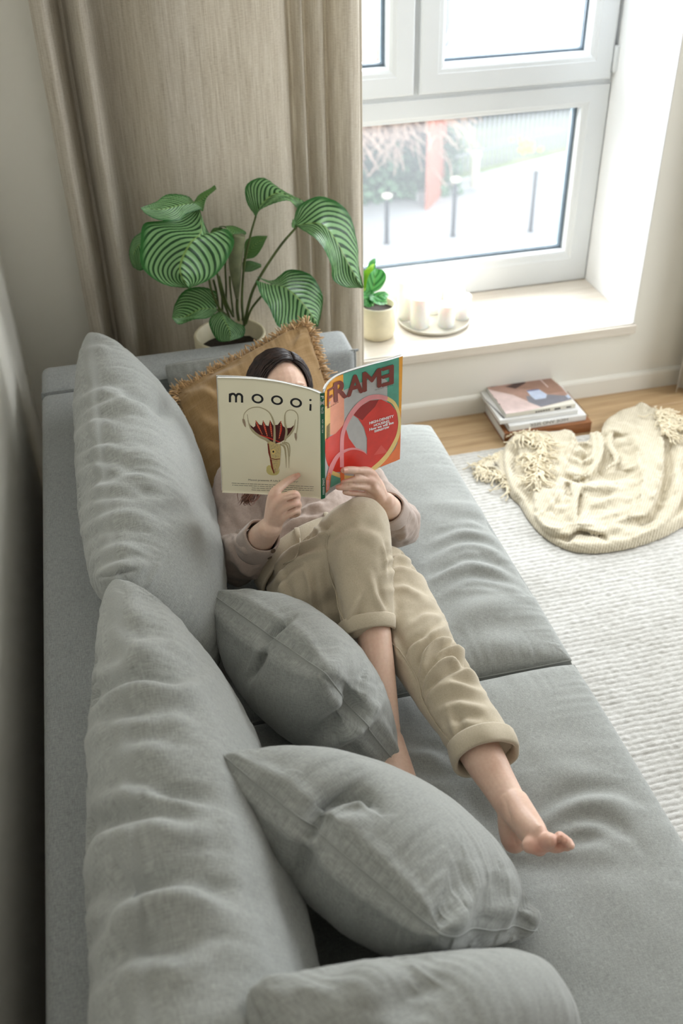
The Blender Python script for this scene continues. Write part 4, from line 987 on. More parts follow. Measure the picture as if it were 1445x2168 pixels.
# hair: a cap under several hundred strands swept from a side parting, plus one long lock
rr = np.random.RandomState(11); parts = [ell(HL(0, -.026, .016), (.074, .078, .078), HAX, 24, 30)]
def on_head(d, k): 
    d = np.array(d, float); d /= np.linalg.norm(d); return HL(*(d*np.array([.075, .092, .090])*k+np.array([0, -.008, .006])))
for side in (-1, 1):
    for i in range(520):
        t = rr.rand(); a0 = -0.55+1.45*t                      # parting from crown towards the brow
        s0 = np.array([.42+0.02*side, math.sin(a0)*1.0, math.cos(a0)*1.0])
        e0 = np.array([side*1.0, (-1.0+1.25*t)*0.8, -0.05-0.75*rr.rand()])
        k = 1.015+0.075*rr.rand(); pts = []; jx = rr.randn()*.07
        for j in range(9):
            w = (j/8)**0.9; d = s0/np.linalg.norm(s0)*(1-w)+e0/np.linalg.norm(e0)*w
            d = d+np.array([0, .10*math.sin(math.pi*w)*(t-0.5)+jx*w, .22*math.sin(math.pi*w)])
            pts.append(on_head(d, k+0.03*math.sin(math.pi*w)))
        parts.append(tube(pts, [.0010]+[.0016+.0008*rr.rand()]*7+[.0008], n=9, seg=5, cap=False))
V, F = joinm(parts); mesh('hair', V, F, M['hair'], pers)
parts = []
for i in range(110):
    q = rr.randn(3)*.0065
    pts = [HL(-.07, -.01, -.04)+q, J(530, 960, .66)+q*1.2, J(540, 1020, .665)+q*1.2, J(530+rr.randn()*5, 1046+rr.randn()*3, .655)+q, J(512+rr.rand()*22, 1056+rr.rand()*10, .655)+q*.6]
    parts.append(tube(pts, [.0011, .0013, .0013, .0011, .0004], n=18, seg=5, cap=False))
V, F = joinm(parts); mesh('long_lock', V, F, M['hairtip'], pers, label='auburn ends of hair')

# ------------------------------------------------------------------ the magazine she holds
ZT, ZB = 1.02, 0.74
topL = [(459,800),(500,800.5),(545,803),(590,809),(635,819),(660,826),(677,833)]; botL = [(470,1043),(510,1044.5),(550,1046.5),(595,1049),(640,1052),(662,1054),(679,1057)]
topR = [(687,831),(692,817),(702,805),(718,794),(745,784),(790,771),(822,763),(852,754)]; botR = [(688,1054),(694,1047),(702,1041),(718,1031),(745,1017),(790,996),(820,983),(846,972)]
def strip3(px, z, n):
    P = np.array([Wz(x, y, z) for x, y in px]); S = spline(P, 200); L = np.concatenate([[0], np.cumsum(np.linalg.norm(np.diff(S, axis=0), axis=1))]); t = np.linspace(0, L[-1], n)
    return np.stack([np.interp(t, L, S[:, k]) for k in range(3)], 1)
NU, NV = 60, 40
def cover(top, bot):
    T_ = strip3(top, ZT, NU); B_ = strip3(bot, ZB, NU); w = np.linspace(0, 1, NV)[None, :, None]
    return T_[:, None]*(1-w)+B_[:, None]*w       # (u, v, 3), v=0 top
GL = cover(topL, botL); GR = cover(topR, botR)
GS = np.stack([GL[-1]*(1-t)+GR[0]*t+np.array([0, -0.0008, 0])*math.sin(math.pi*t) for t in np.linspace(0, 1, 6)])
mag = empty('magazine', (Wz(683, 1055, ZB)), 'open magazine with cream back cover and red and green front cover, held before her face', 'magazine')
def gnormals(G):
    du = np.gradient(G, axis=0); dv = np.gradient(G, axis=1); n = np.cross(du, dv); n /= np.linalg.norm(n, axis=2)[..., None]
    if (n*(CAM-G)).sum() < 0: n = -n
    return n
def slab(G, off0, off1, name, mat, parent, inset=0.0):
    n = gnormals(G); A_ = G+n*off0; B_ = G+n*off1; nu, nv = G.shape[:2]
    V = np.vstack([A_.reshape(-1, 3), B_.reshape(-1, 3)]); F = gridf(nu, nv); m = nu*nv
    f = F[0]; 
    if np.dot(np.cross(V[f[1]]-V[f[0]], V[f[2]]-V[f[0]]), n[0, 0]) < 0: F = [q[::-1] for q in F]
    F2 = [[k+m for k in q[::-1]] for q in F]
    rim = [j for j in range(nv)]+[i*nv+nv-1 for i in range(1, nu)]+[(nu-1)*nv+j for j in range(nv-2, -1, -1)]+[i*nv for i in range(nu-2, 0, -1)]
    FR = [[rim[i], rim[(i+1) % len(rim)], rim[(i+1) % len(rim)]+m, rim[i]+m] for i in range(len(rim))]
    return mesh(name, V, F+F2+FR, mat, parent)
M['cream'] = plain('cream_cover_stock', (240, 234, 208), 0.32, 0.012, 6, Specular_IOR_Level=0.5)
M['paper'] = plain('page_edges', (232, 232, 230), 0.6, 0.02, 200)
M['p_green'] = plain('green_print', (84, 164, 140), 0.34, 0.10, 25)
M['p_spine'] = plain('dark_green_print', (14, 104, 72), 0.34, 0.03, 40)
for k, c in dict(grey=(182, 182, 180), red=(214, 52, 38), dkred=(150, 26, 22), orange=(232, 120, 62), amber=(238, 166, 46), cream2=(232, 204, 128), pink=(230, 150, 152), salmon=(236, 158, 128),
                 brown=(124, 44, 28), black=(18, 18, 20), white=(244, 244, 244), maroon=(74, 16, 14), gold=(206, 186, 130), tan=(178, 166, 132), taupe=(160, 140, 118), greytext=(96, 94, 86), stain=(206, 196, 128), rose=(222, 84, 74)).items():
    M['p_'+k] = plain(k+'_print', c, 0.34, 0.03, 40)
cl = slab(GL, 0.0, -0.0006, 'back_cover', M['cream'], mag); cf = slab(GR, 0.0, -0.0006, 'front_cover', M['p_grey'], mag); cs = slab(GS, 0.0003, -0.0004, 'spine', M['p_spine'], mag)
# page blocks behind each cover, with a few parted leaves
def inset(G, a, b): 
    nu, nv = G.shape[:2]; return G
pgL = slab(GL, -0.0007, -0.0062, 'page_block', M['paper'], mag); pgR = slab(GR[3:], -0.0007, -0.0060, 'page_block', M['paper'], mag)
for k, o_ in enumerate((.0085, .0105)):
    G2 = GL.copy(); s_ = np.linspace(1, 0, NU)[:, None, None]; slab(G2+np.array([0, 1, 0])*o_*(0.2+0.8*s_), 0, -.0012, 'page_leaf', M['paper'], mag)
    G2 = GR.copy(); s_ = np.linspace(0, 1, NU)[:, None, None]; slab(G2+np.array([0, 1, 0])*o_*(0.3+0.5*s_), 0, -.0012, 'page_leaf', M['paper'], mag)
pxL = np.stack(proj(GL)[:2], -1); pxR = np.stack(proj(GR)[:2], -1); pxS = np.stack(proj(GS)[:2], -1)
def put(G, P, pts, lift):
    """picture points -> points on the printed sheet G (surface interpolation), lifted along its normal"""
    n = gnormals(G); out = []; nu, nv = G.shape[:2]
    for p in pts:
        d = ((P-p)**2).sum(-1); i, j = np.unravel_index(np.argmin(d), d.shape); i = min(max(i, 0), nu-1); j = min(max(j, 0), nv-1)
        i0 = min(max(i, 1), nu-2); j0 = min(max(j, 1), nv-2)
        au = (P[i0+1, j0]-P[i0-1, j0])/2; av = (P[i0, j0+1]-P[i0, j0-1])/2
        try: s_, t_ = np.linalg.solve(np.stack([au, av], 1), np.array(p)-P[i0, j0])
        except np.linalg.LinAlgError: s_ = t_ = 0
        fu = np.clip(i0+s_, 0, nu-1.001); fv = np.clip(j0+t_, 0, nv-1.001); a, b = int(fu), int(fv); fu -= a; fv -= b
        q = lambda X: X[a, b]*(1-fu)*(1-fv)+X[a+1, b]*fu*(1-fv)+X[a, b+1]*(1-fu)*fv+X[a+1, b+1]*fu*fv
        out.append(q(G)+q(n)*lift)
    return np.array(out)
def subdiv2d(V2, F, mx):
    bm = bmesh.new(); vs = [bm.verts.new((x, y, 0)) for x, y in V2]
    for f in F:
        try: bm.faces.new([vs[i] for i in f])
        except ValueError: pass
    bmesh.ops.remove_doubles(bm, verts=bm.verts[:], dist=1e-4)
    bmesh.ops.triangulate(bm, faces=bm.faces[:])
    for _ in range(5):
        es = [e for e in bm.edges if e.calc_length() > mx]
        if not es: break
        bmesh.ops.subdivide_edges(bm, edges=es, cuts=1); bmesh.ops.triangulate(bm, faces=[f for f in bm.faces if len(f.verts) > 3])
    V = [(v.co.x, v.co.y) for v in bm.verts]; bm.verts.index_update(); F = [[v.index for v in f.verts] for f in bm.faces]; bm.free(); return V, F
def decal(name, G, P, polys, mat, lift, parent, mx=9, sm=False):
    Vs = []; Fs = []; n = 0
    for pl in polys:
        pl = [tuple(p) for p in pl]
        if sm: pl = [tuple(p) for p in spline(np.array(pl+[pl[0]], float), len(pl)*6)[:-1]]
        F = tessellate_polygon([[Vector((x, y, 0)) for x, y in pl]]); v, f = subdiv2d(pl, F, mx)
        Vs += v; Fs += [[i+n for i in q] for q in f]; n += len(v)
    V = put(G, P, Vs, lift); f0 = []
    nrm = gnormals(G)[G.shape[0]//2, G.shape[1]//2]
    for q in Fs:
        f0.append(q if np.dot(np.cross(V[q[1]]-V[q[0]], V[q[2]]-V[q[0]]), nrm) > 0 else q[::-1])
    return mesh(name, V, f0, mat, parent, smooth=True)
def textpoly(s):
    cu = bpy.data.curves.new('t', 'FONT'); cu.body = s; cu.size = 1.0; cu.resolution_u = 4; cu.fill_mode = 'FRONT'
    ob = bpy.data.objects.new('t', cu); COL.objects.link(ob); dg = bpy.context.evaluated_depsgraph_get(); dg.update()
    me = bpy.data.meshes.new_from_object(ob.evaluated_get(dg)); V = np.array([v.co[:2] for v in me.vertices]); F = [list(p.vertices) for p in me.polygons]
    bpy.data.objects.remove(ob); bpy.data.curves.remove(cu); bpy.data.meshes.remove(me); return V, F
def text(name, s, quad, G, P, mat, lift, parent, mirror=False, bold=0.0, mx=10):
    """quad = picture corners of the text box: top-left, top-right, bottom-right, bottom-left"""
    V, F = textpoly(s); mn, mx_ = V.min(0), V.max(0); U = (V-mn)/(mx_-mn)
    if mirror: U[:, 0] = 1-U[:, 0]
    q = np.array(quad, float); t, b = q[0]+(q[1]-q[0])*U[:, :1], q[3]+(q[2]-q[3])*U[:, :1]
    X = b+(t-b)*U[:, 1:2]
    Vs, Fs = [], []; n = 0
    offs = [(0, 0)] if not bold else [(0, 0), (bold, 0), (-bold, 0), (0, bold*.7), (0, -bold*.7)]
    for k, (ox, oy) in enumerate(offs):
        v, f = subdiv2d([(x+ox, y+oy) for x, y in X], F, mx); W = put(G, P, v, lift+k*0.00001); Vs.append(W); Fs += [[i+n for i in g] for g in f]; n += len(v)
    V = np.vstack(Vs); nrm = gnormals(G)[G.shape[0]//2, G.shape[1]//2]
    Fs = [g if np.dot(np.cross(V[g[1]]-V[g[0]], V[g[2]]-V[g[0]]), nrm) > 0 else g[::-1] for g in Fs]
    return mesh(name, V, Fs, mat, parent)
def band(pts, w):
    """closed polygon around a picture polyline; w = width or per-point widths"""
    n = max(12, len(pts)*6); P = spline(np.array(pts, float), n); w = np.interp(np.linspace(0, 1, n), np.linspace(0, 1, len(w)), w) if hasattr(w, '__len__') else np.full(n, w)
    T = np.gradient(P, axis=0); T /= np.linalg.norm(T, axis=1)[:, None]+1e-9; Nn = np.stack([-T[:, 1], T[:, 0]], 1)
    return list(map(tuple, np.vstack([P+Nn*w[:, None]/2, (P-Nn*w[:, None]/2)[::-1]])))
e1_ = 0.00015
# back cover: zoom coordinates -> picture
zl = lambda *p: [(440+x/5.558, 740+y/5.558) for x, y in p]
def B(name, polys, m, k, sm=False): decal(name, GL, pxL, polys, M['p_'+m], e1_*k, cl, sm=sm)
# moooi wordmark
def ringpoly(cx, cy, ro, ri, ky=0.86, rot=0.12):
    o = [(cx+ro*math.cos(t), cy+ro*ky*math.sin(t)+rot*ro*math.cos(t)) for t in np.linspace(0, 2*math.pi, 33)]
    i = [(cx+ri*math.cos(t), cy+ri*ky*math.sin(t)+rot*ri*math.cos(t)) for t in np.linspace(2*math.pi, 0, 33)]
    quads = []; 
    for k in range(32): quads.append([o[k], o[k+1], i[31-k], i[32-k]])
    return quads
Mq = [zl((245,520),(272,512),(272,620),(245,620)), zl((318,530),(342,530),(342,622),(318,622)), zl((388,540),(414,545),(414,625),(388,625)),
      zl((248,560),(255,525),(280,508),(310,510),(335,535),(341,560),(318,562),(312,545),(295,532),(278,540),(270,560)), zl((318,560),(325,528),(350,510),(380,512),(405,530),(414,560),(390,562),(384,545),(368,534),(350,540),(342,562))]
polys = list(Mq)
for cx, cy in ((583, 578), (812, 596), (1036, 627)): polys += [zl(*q) for q in ringpoly(cx, cy, 70, 44, 0.80, 0.10)]
polys += [zl((1196,640),(1218,643),(1216,722),(1192,718))]; polys += [zl(*[(1205+14*math.cos(t), 594+13*math.sin(t)) for t in np.linspace(0, 2*math.pi, 14)[:-1]])]
B('wordmark', polys, 'black', 1)
# the squid
B('squid_web', [zl((462,830),(500,890),(535,915),(556,900),(562,830),(600,880),(634,890),(648,830),(680,890),(712,900),(730,830),(765,890),(820,885),(856,840),(880,900),(920,925),(975,920),(1010,890),(1000,960),(930,1040),(870,1080),(790,1110),(740,1080),(640,1025),(560,970),(500,910))], 'maroon', 2)
B('squid_ribs', [zl(*band([(562,835),(590,900),(640,1000)], [6, 22, 8])), zl(*band([(648,835),(670,920),(700,1020)], [6, 24, 8])), zl(*band([(730,835),(740,920),(755,1030)], [6, 24, 8])), zl(*band([(858,840),(860,940),(835,1050)], [6, 22, 8])), zl(*band([(600,1000),(720,1040),(850,1090)], [6, 14, 8]))], 'red', 3)
B('squid_suckers', [zl(*[(x+5*math.cos(t), y+5*math.sin(t)) for t in np.linspace(0, 2*math.pi, 8)[:-1]]) for a, b in (((566,850),(636,990)), ((652,850),(694,1010)), ((732,850),(752,1010)), ((858,860),(840,1030))) for x, y in [(a[0]+(b[0]-a[0])*q/7, a[1]+(b[1]-a[1])*q/7) for q in range(8)]], 'gold', 4)
B('squid_arms', [zl(*band([(462,760),(478,860),(520,950),(610,1020),(690,1060),(740,1110)], [4, 10, 22, 30, 34, 40])), zl(*band([(1030,820),(1010,920),(960,1000),(900,1060)], [4, 18, 22, 16])), zl(*band([(850,1110),(900,1150),(915,1250),(922,1390)], [20, 22, 16, 4])), zl(*band([(870,1095),(930,1130),(950,1240),(952,1395)], [20, 20, 14, 4])), zl(*band([(890,1085),(950,1110),(965,1180),(962,1260)], [16, 14, 10, 4]))], 'tan', 3)
B('squid_tentacles', [zl(*band([(778,1115),(785,1000),(775,860),(720,740),(610,680),(500,690),(430,750),(415,830)], [30, 26, 20, 10, 9, 9, 8, 8])), zl(*band([(905,1070),(925,960),(905,860),(910,750),(960,710),(1030,730),(1060,800),(1045,960),(1035,1000)], [24, 26, 16, 9, 9, 9, 7, 7, 6]))], 'tan', 5)
B('tentacle_tips', [zl((405,815),(430,820),(440,860),(447,915),(430,900),(408,850)), zl((1018,980),(1040,985),(1046,1040),(1038,1080),(1020,1030))], 'taupe', 5)
B('ink_stain', [zl((690,1380),(720,1360),(760,1385),(775,1440),(820,1430),(840,1400),(835,1450),(800,1478),(730,1475),(690,1440))], 'stain', 1, True)
B('squid_body', [zl((700,1100),(740,1075),(800,1105),(850,1110),(858,1180),(850,1280),(845,1360),(815,1430),(780,1462),(745,1390),(728,1280),(712,1200))], 'gold', 6)
B('squid_shade', [zl((700,1100),(716,1105),(732,1200),(745,1285),(730,1280),(710,1210)), zl((728,1285),(750,1290),(765,1380),(785,1450),(775,1458),(745,1385)), zl((725,1270),(790,1285),(850,1280),(850,1288),(790,1294),(728,1280))], 'brown', 7)
rr = np.random.RandomState(1); dots = []
for i in range(90):
    y_ = 1115+rr.rand()*330; t_ = (y_-1115)/330; x_0 = 735+t_*35; x_1 = 852-t_*50; x = x_0+rr.rand()*(x_1-x_0); dots.append(zl(*[(x+4.5*math.cos(t), y_+4*math.sin(t)) for t in np.linspace(0, 2*math.pi, 6)[:-1]]))
B('squid_spots', dots, 'taupe', 7)
B('squid_eye', [zl(*[(770+26*math.cos(t), 1198+30*math.sin(t)) for t in np.linspace(0, 2*math.pi, 16)[:-1]])], 'cream2', 8)
B('squid_pupil', [zl(*[(770+11*math.cos(t), 1198+13*math.sin(t)) for t in np.linspace(0, 2*math.pi, 12)[:-1]])], 'black', 9)
text('caption', 'Moooi presents A Life Extraordinary!', zl((476,1522),(1058,1545),(1058,1568),(476,1548)), GL, pxL, M['p_greytext'], e1_*2, cl)
rr = np.random.RandomState(6); bars = []      # small print, too fine to read in the photograph
for k, (a, b) in enumerate(((280,1245),(285,1245),(515,1240),(512,1010))):
    x = a
    while x < b:
        w_ = 14+rr.rand()*48; x1_ = min(x+w_, b); sl = 48/965; y0_ = 1568+k*23+(x-280)*sl*.9; bars.append(zl((x, y0_), (x1_, y0_+(x1_-x)*sl), (x1_, y0_+(x1_-x)*sl+5), (x, y0_+5))); x = x1_+7
B('small_print', bars, 'greytext', 2)
# front cover
zr = lambda *p: [(660+x/6.0208, 740+y/6.0208) for x, y in p]
def Rr(name, polys, m, k, sm=False): decal(name, GR, pxR, polys, M['p_'+m], e1_*k, cf, sm=sm)
Rr('green_field', [zr((398,310),(1110,85),(1105,820),(960,760),(960,400),(870,330),(620,420),(405,520))], 'green', 1)
Rr('amber_block', [zr((160,470),(230,400),(310,345),(398,315),(398,520),(300,560),(200,700),(165,760))], 'amber', 1)
Rr('yellow_block', [zr((160,740),(232,690),(232,1090),(165,1170))], 'cream2', 1)
Rr('salmon_block', [zr((232,640),(300,560),(408,530),(412,1000),(300,1080),(232,1090))], 'salmon', 1)
Rr('orange_edge', [zr((1108,82),(1165,75),(1145,800),(1105,900))], 'amber', 2)
Rr('orange_edge', [zr((1145,800),(1118,1410),(1085,1412),(1090,1170),(1105,900))], 'orange', 2)
Rr('red_left', [zr((170,1140),(300,1070),(400,960),(430,1000),(470,1130),(560,1255),(700,1335),(700,1440),(640,1560),(340,1560),(230,1520),(200,1470),(178,1400),(165,1300))], 'red', 2)
Rr('loop_red', [zr((520,830),(620,720),(740,650),(880,635),(1000,690),(1080,790),(1098,930),(1085,1060),(1040,1180),(960,1310),(860,1430),(760,1500),(640,1540),(560,1500),(620,1400),(700,1335),(700,1130),(660,990),(590,880))], 'red', 3)
Rr('loop_shade', [zr((525,825),(620,722),(740,652),(850,637),(800,730),(700,830),(640,900),(590,870))], 'dkred', 4)
Rr('lower_red', [zr((262,1560),(262,1540),(280,1460),(350,1340),(450,1275),(540,1262),(640,1290),(720,1335),(850,1350),(960,1310),(900,1400),(800,1480),(700,1535),(600,1520),(340,1560))], 'red', 4)
Rr('loop_pink', [zr(*band([(380,1500),(378,1300),(385,1100),(430,950),(500,820),(600,700),(720,620),(850,600),(960,625)], [50, 50, 50, 52, 60, 62, 62, 60, 54]))], 'pink', 5)
Rr('loop_yellow', [zr(*band([(955,620),(1040,680),(1095,790),(1115,930),(1095,1080),(1040,1210),(960,1340),(870,1440),(770,1530)], [52, 46, 38, 36, 44, 50, 54, 56, 60]))], 'cream2', 5)
Rr('loop_yellow', [zr(*band([(240,1560),(330,1600),(430,1625),(540,1625)], [50, 50, 46, 30]))], 'cream2', 5)
Rr('lower_loop', [zr(*band([(195,1790),(205,1650),(250,1490),(330,1350),(440,1280),(540,1262),(640,1290),(700,1335)], [40, 50, 60, 46, 32, 24, 16, 6]))], 'pink', 6)
Rr('orange_stem', [zr((175,1640),(215,1560),(240,1600),(225,1700),(215,1780),(172,1830)), zr((355,1560),(408,1565),(408,1670),(362,1690))], 'orange', 7)
Rr('green_corner', [zr((242,1600),(358,1635),(362,1690),(300,1720),(232,1760))], 'green', 6)
Rr('red_corner', [zr((1100,1170),(1090,1410),(860,1500),(900,1440),(990,1350),(1050,1270))], 'orange', 4)
Rr('facet', [zr((785,1345),(880,1215),(965,1310))], 'rose', 4.5)
Rr('masthead', [zr(*p) for p in ([(190,515),(272,465),(272,495),(215,530),(212,595),(258,565),(258,600),(212,630),(210,735),(190,755)],)], 'brown', 8)
text('masthead', 'R', zr((280,425),(425,370),(440,600),(288,670)), GR, pxR, M['p_brown'], e1_*8, cf, bold=1.9)
text('masthead', 'A', zr((455,345),(640,300),(640,540),(450,600)), GR, pxR, M['p_brown'], e1_*8, cf, bold=1.9)
text('masthead', 'M', zr((650,295),(868,238),(872,470),(652,535)), GR, pxR, M['p_brown'], e1_*8, cf, bold=1.9)
text('masthead', 'E', zr((888,238),(1030,195),(1028,430),(888,470)), GR, pxR, M['p_brown'], e1_*8, cf, mirror=True, bold=1.9)
text('issue_line', 'No125 NOV - DEC 2018', zr((800,505),(1030,445),(1030,455),(800,518)), GR, pxR, M['p_black'], e1_*9, cf, mx=30)
Rr('issue_line', [zr((200+k*28, 741-k*16), (222+k*28, 729-k*16), (222+k*28, 734-k*16), (200+k*28, 746-k*16)) for k in range(5)], 'black', 9)
for i, (s_, q) in enumerate((('HIGH-DENSITY', ((728,918),(1035,828),(1035,860),(728,952))), ('HOUSING', ((785,950),(978,890),(978,922),(785,980))), ('How we will live', ((728,1000),(1035,908),(1035,942),(728,1034))), ('tomorrow', ((790,1022),(978,968),(978,995),(790,1055))))):
    text('headline', s_, zr(*q), GR, pxR, M['p_white'], e1_*9, cf, bold=0.35)
Rr('barcode', [zr((180+0*k, 985+k*13), (225, 935+k*13), (225, 941+k*13), (180, 991+k*13)) for k in range(13)], 'black', 9)
# spine print
zs_ = lambda *p: [(660+x/6.0208, 740+y/6.0208) for x, y in p]
decal('spine_patch', GS, pxS, [zs_((105,655),(155,640),(155,705),(106,715))], M['p_grey'], e1_*3.5, cs)
def vtext(s, x0, x1, y0, y1, m):   # text running down the spine
    q = zs_((x1, y0), (x1, y1), (x0, y1), (x0, y0)); text('spine_text', s, q, GS, pxS, m, e1_*4.5, cs)
vtext('F.', 112, 148, 590, 645, M['p_white']); vtext('No125', 118, 146, 735, 815, M['p_white']); vtext('NOV - DEC 2018', 126, 142, 890, 1060, M['p_white']); vtext('LIVING', 132, 158, 1640, 1735, M['p_white'])
decal('spine_bars', GS, pxS, [zs_((134, 1755+k*17), (158, 1750+k*17), (158, 1757+k*17), (134, 1762+k*17)) for k in range(6)], M['p_white'], e1_*4.5, cs)

# ------------------------------------------------------------------ rug
def rugmat():
    t = NT('wool_rug'); v = t.coord('Object')
    a = t.noise(t.coord('Object', (60, 160, 60)), 1.0, 3, 0.6); b = t.noise(v, 420, 2); c = t.noise(v, 5, 3)
    f = t.math('ADD', t.math('ADD', t.math('MULTIPLY', a, .5), t.math('MULTIPLY', b, .25)), t.math('MULTIPLY', c, .25))
    t.bump(b, 0.4, 0.001)
    return t.set(t.ramp(f, [(0.36, lin((168, 165, 157))), (0.62, lin((206, 204, 199)))]), 0.95, Sheen_Weight=0.3)
M['rug'] = rugmat()
rug = empty('rug', (1.6, 1.2, 0.0), 'pale handwoven wool rug with ribbed rows beside the sofa', 'rug')
V, F = bevel_box((0.95, -0.6, 0.0), (3.3, 2.822, 0.007), 0.003, 2); mesh('backing', V, F, M['rug'], rug, smooth=False)
RX0, RX1, RY0, RY1 = 0.98, 2.12, 0.92, 2.82
nx, ny = 230, 640
X, Y = np.meshgrid(np.linspace(RX0, RX1, nx), np.linspace(RY0, RY1, ny), indexing='ij'); X = X.ravel(); Y = Y.ravel()
wob = noise3(np.stack([X*5, Y*2, 0*X], 1), 1, 2)*.004+noise3(np.stack([X*22, Y*9, 0*X], 1), 1, 3)*.0014
ph = (Y+wob)/0.0172; rowi = np.floor(ph); fr = ph-rowi
prof_ = np.sqrt(np.clip(1-(2*fr-1)**2, 0, 1)); lp = noise3(np.stack([X*95+rowi*7.7, rowi*3.3, 0*X], 1), 1, 5)
Z = 0.0072+0.0042*prof_*(0.85+0.5*lp)+.0006*noise3(np.stack([X*240, Y*240, 0*X], 1), 1, 6)
e_ = np.minimum(np.minimum(X-RX0, RX1-X), np.minimum(Y-RY0, RY1-Y)); Z = np.where(e_ < 1e-6, 0.0065, Z)
mesh('pile', np.stack([X, Y, Z], 1), gridf(nx, ny), M['rug'], rug, kind='stuff')

# ------------------------------------------------------------------ books on the floor by the wall
M['wbook'] = plain('white_book_cloth', (226, 226, 224), 0.45, 0.02, 20); M['creambook'] = plain('cream_book_cover', (216, 212, 200), 0.45, 0.02, 20)
M['brownbook'] = wood('chestnut_book_cover', (120, 72, 40), (158, 104, 64), (6, 30, 30), 0.35)
for k, c in dict(dusk=(168, 134, 120), blush=(214, 192, 188), slate=(126, 126, 136), darkbr=(66, 42, 38), paleblue=(188, 200, 222), blue=(92, 104, 150), terracotta=(150, 116, 100), ink=(70, 66, 66)).items():
    M['b_'+k] = plain(k+'_ink', c, 0.3, 0.04, 30)
def book(zb, zt, nl, nr, fl, cov, pages, label, name='book', cut=0.004):
    A_ = Wz(nl[0], nl[1], zb); B_ = Wz(nr[0], nr[1], zb); C_ = Wz(fl[0], fl[1], zb)
    ex = B_-A_; L = np.linalg.norm(ex); ex /= L; ey = np.array([-ex[1], ex[0], 0]); D = (C_-A_) @ ey
    def bx(x0, x1, y0, y1, z0, z1, r=.001):
        V, F = bevel_box((x0, y0, z0), (x1, y1, z1), r, 2); return A_*[1, 1, 0]+V[:, :1]*ex+V[:, 1:2]*ey+V[:, 2:]*np.array([0, 0, 1.0]), F
    e = empty(name, A_+ex*L/2+ey*D/2, label, 'book', 'books stacked on the floor by the wall'); th = 0.0022 if cut else .0008
    V, F = joinm([bx(0, L, 0, D, zb+.0002, zb+th), bx(0, L, 0, D, zt-th, zt), bx(0, L, -0.0005, 0.0025, zb+.0002, zt)])
    c = mesh('cover', V, F, cov, e, smooth=False); V, F = bx(cut, L-cut, .0026, D-cut, zb+th, zt-th); mesh('page_block', V, F, pages, e, smooth=False)
    g = lambda u, v: A_*[1, 1, 0]+ex*(u*L)+ey*(D*v)+np.array([0, 0, zt])
    GT = np.array([[g(u, v) for v in np.linspace(1, 0, 24)] for u in np.linspace(0, 1, 24)])
    GSp = np.array([[A_*[1, 1, 0]+ex*(u*L)-ey*.0006+np.array([0, 0, zt*(1-v)+zb*v]) for v in np.linspace(0, 1, 8)] for u in np.linspace(0, 1, 24)])
    return e, c, GT, GSp
h5 = lambda *p: [(980+x/4.516, 780+y/4.516) for x, y in p]
b, c, GT, GSp = book(0.0005, .0435, (1066, 939), (1249, 914), (1016, 873), M['brownbook'], M['paper'], 'thick chestnut brown book at the bottom of the floor stack')
b, c, GT, GSp = book(.0437, .0665, (1077, 914), (1239, 889), (1032, 848), M['wbook'], M['paper'], 'white book with lettered spine, second from the bottom of the stack', cut=.003)
pS = np.stack(proj(GSp)[:2], -1)
text('spine_title', 'HIDE AND SEEK', h5((1000, 500), (635, 560), (635, 528), (1000, 472)), GSp, pS, M['b_ink'], .0002, c, mx=30)
b, c, GT, GSp = book(.0667, .0835, (1057, 899), (1222, 876), (1013, 834), M['wbook'], M['paper'], 'white softcover book under the top magazine of the stack', cut=.0012)
pT = np.stack(proj(GT)[:2], -1); decal('cover_print', GT, pT, [h5((160,250),(180,262),(400,475),(385,482))], M['b_ink'], .0002, c)
b, c, GT, GSp = book(.0840, .1010, (1070, 885), (1217, 863), (1014, 825), M['creambook'], M['paper'], 'softcover with brown and grey photo cover on top of the stack', cut=.0012)
pT = np.stack(proj(GT)[:2], -1); pS = np.stack(proj(GSp)[:2], -1)
T_ = lambda n, poly, m, k, sm=False: decal(n, GT, pT, [h5(*poly)], M['b_'+m], .00012*k, c, sm=sm)
T_('cover_photo', ((162,172),(800,62),(1072,288),(408,458)), 'dusk', 1)
T_('cover_photo', ((175,182),(300,215),(480,255),(745,370),(408,455)), 'blush', 2); T_('cover_photo', ((600,265),(820,250),(1000,262),(1068,288),(745,368),(620,320)), 'slate', 3)
T_('cover_photo', ((600,100),(795,68),(900,150),(960,220),(820,240),(640,200),(500,190)), 'terracotta', 2); T_('cover_photo', ((240,168),(380,130),(500,120),(590,105),(595,140),(500,195),(400,175),(480,150),(360,160),(270,180)), 'darkbr', 4)
T_('cover_photo', ((605,212),(720,198),(800,250),(790,285),(690,300),(650,270)), 'paleblue', 5); T_('cover_photo', ((605,212),(720,198),(730,206),(618,222)), 'blue', 6)
T_('cover_lines', ((728,105),(738,103),(815,178),(806,182)), 'blush', 5); T_('cover_lines', ((975,262),(1000,250),(1035,275),(1010,290)), 'paleblue', 6)
decal('spine_lettering', GSp, pS, [h5((690+k*24, 424-k*4.1), (708+k*24, 421-k*4.1), (708+k*24, 407-k*4.1), (690+k*24, 410-k*4.1)) for k in range(6)], M['b_ink'], .0002, c)
decal('spine_mark', GSp, pS, [h5((872,398),(930,388),(930,372),(872,382)), h5((985,380),(1030,372),(1030,358),(985,366))], M['b_ink'], .0002, c)

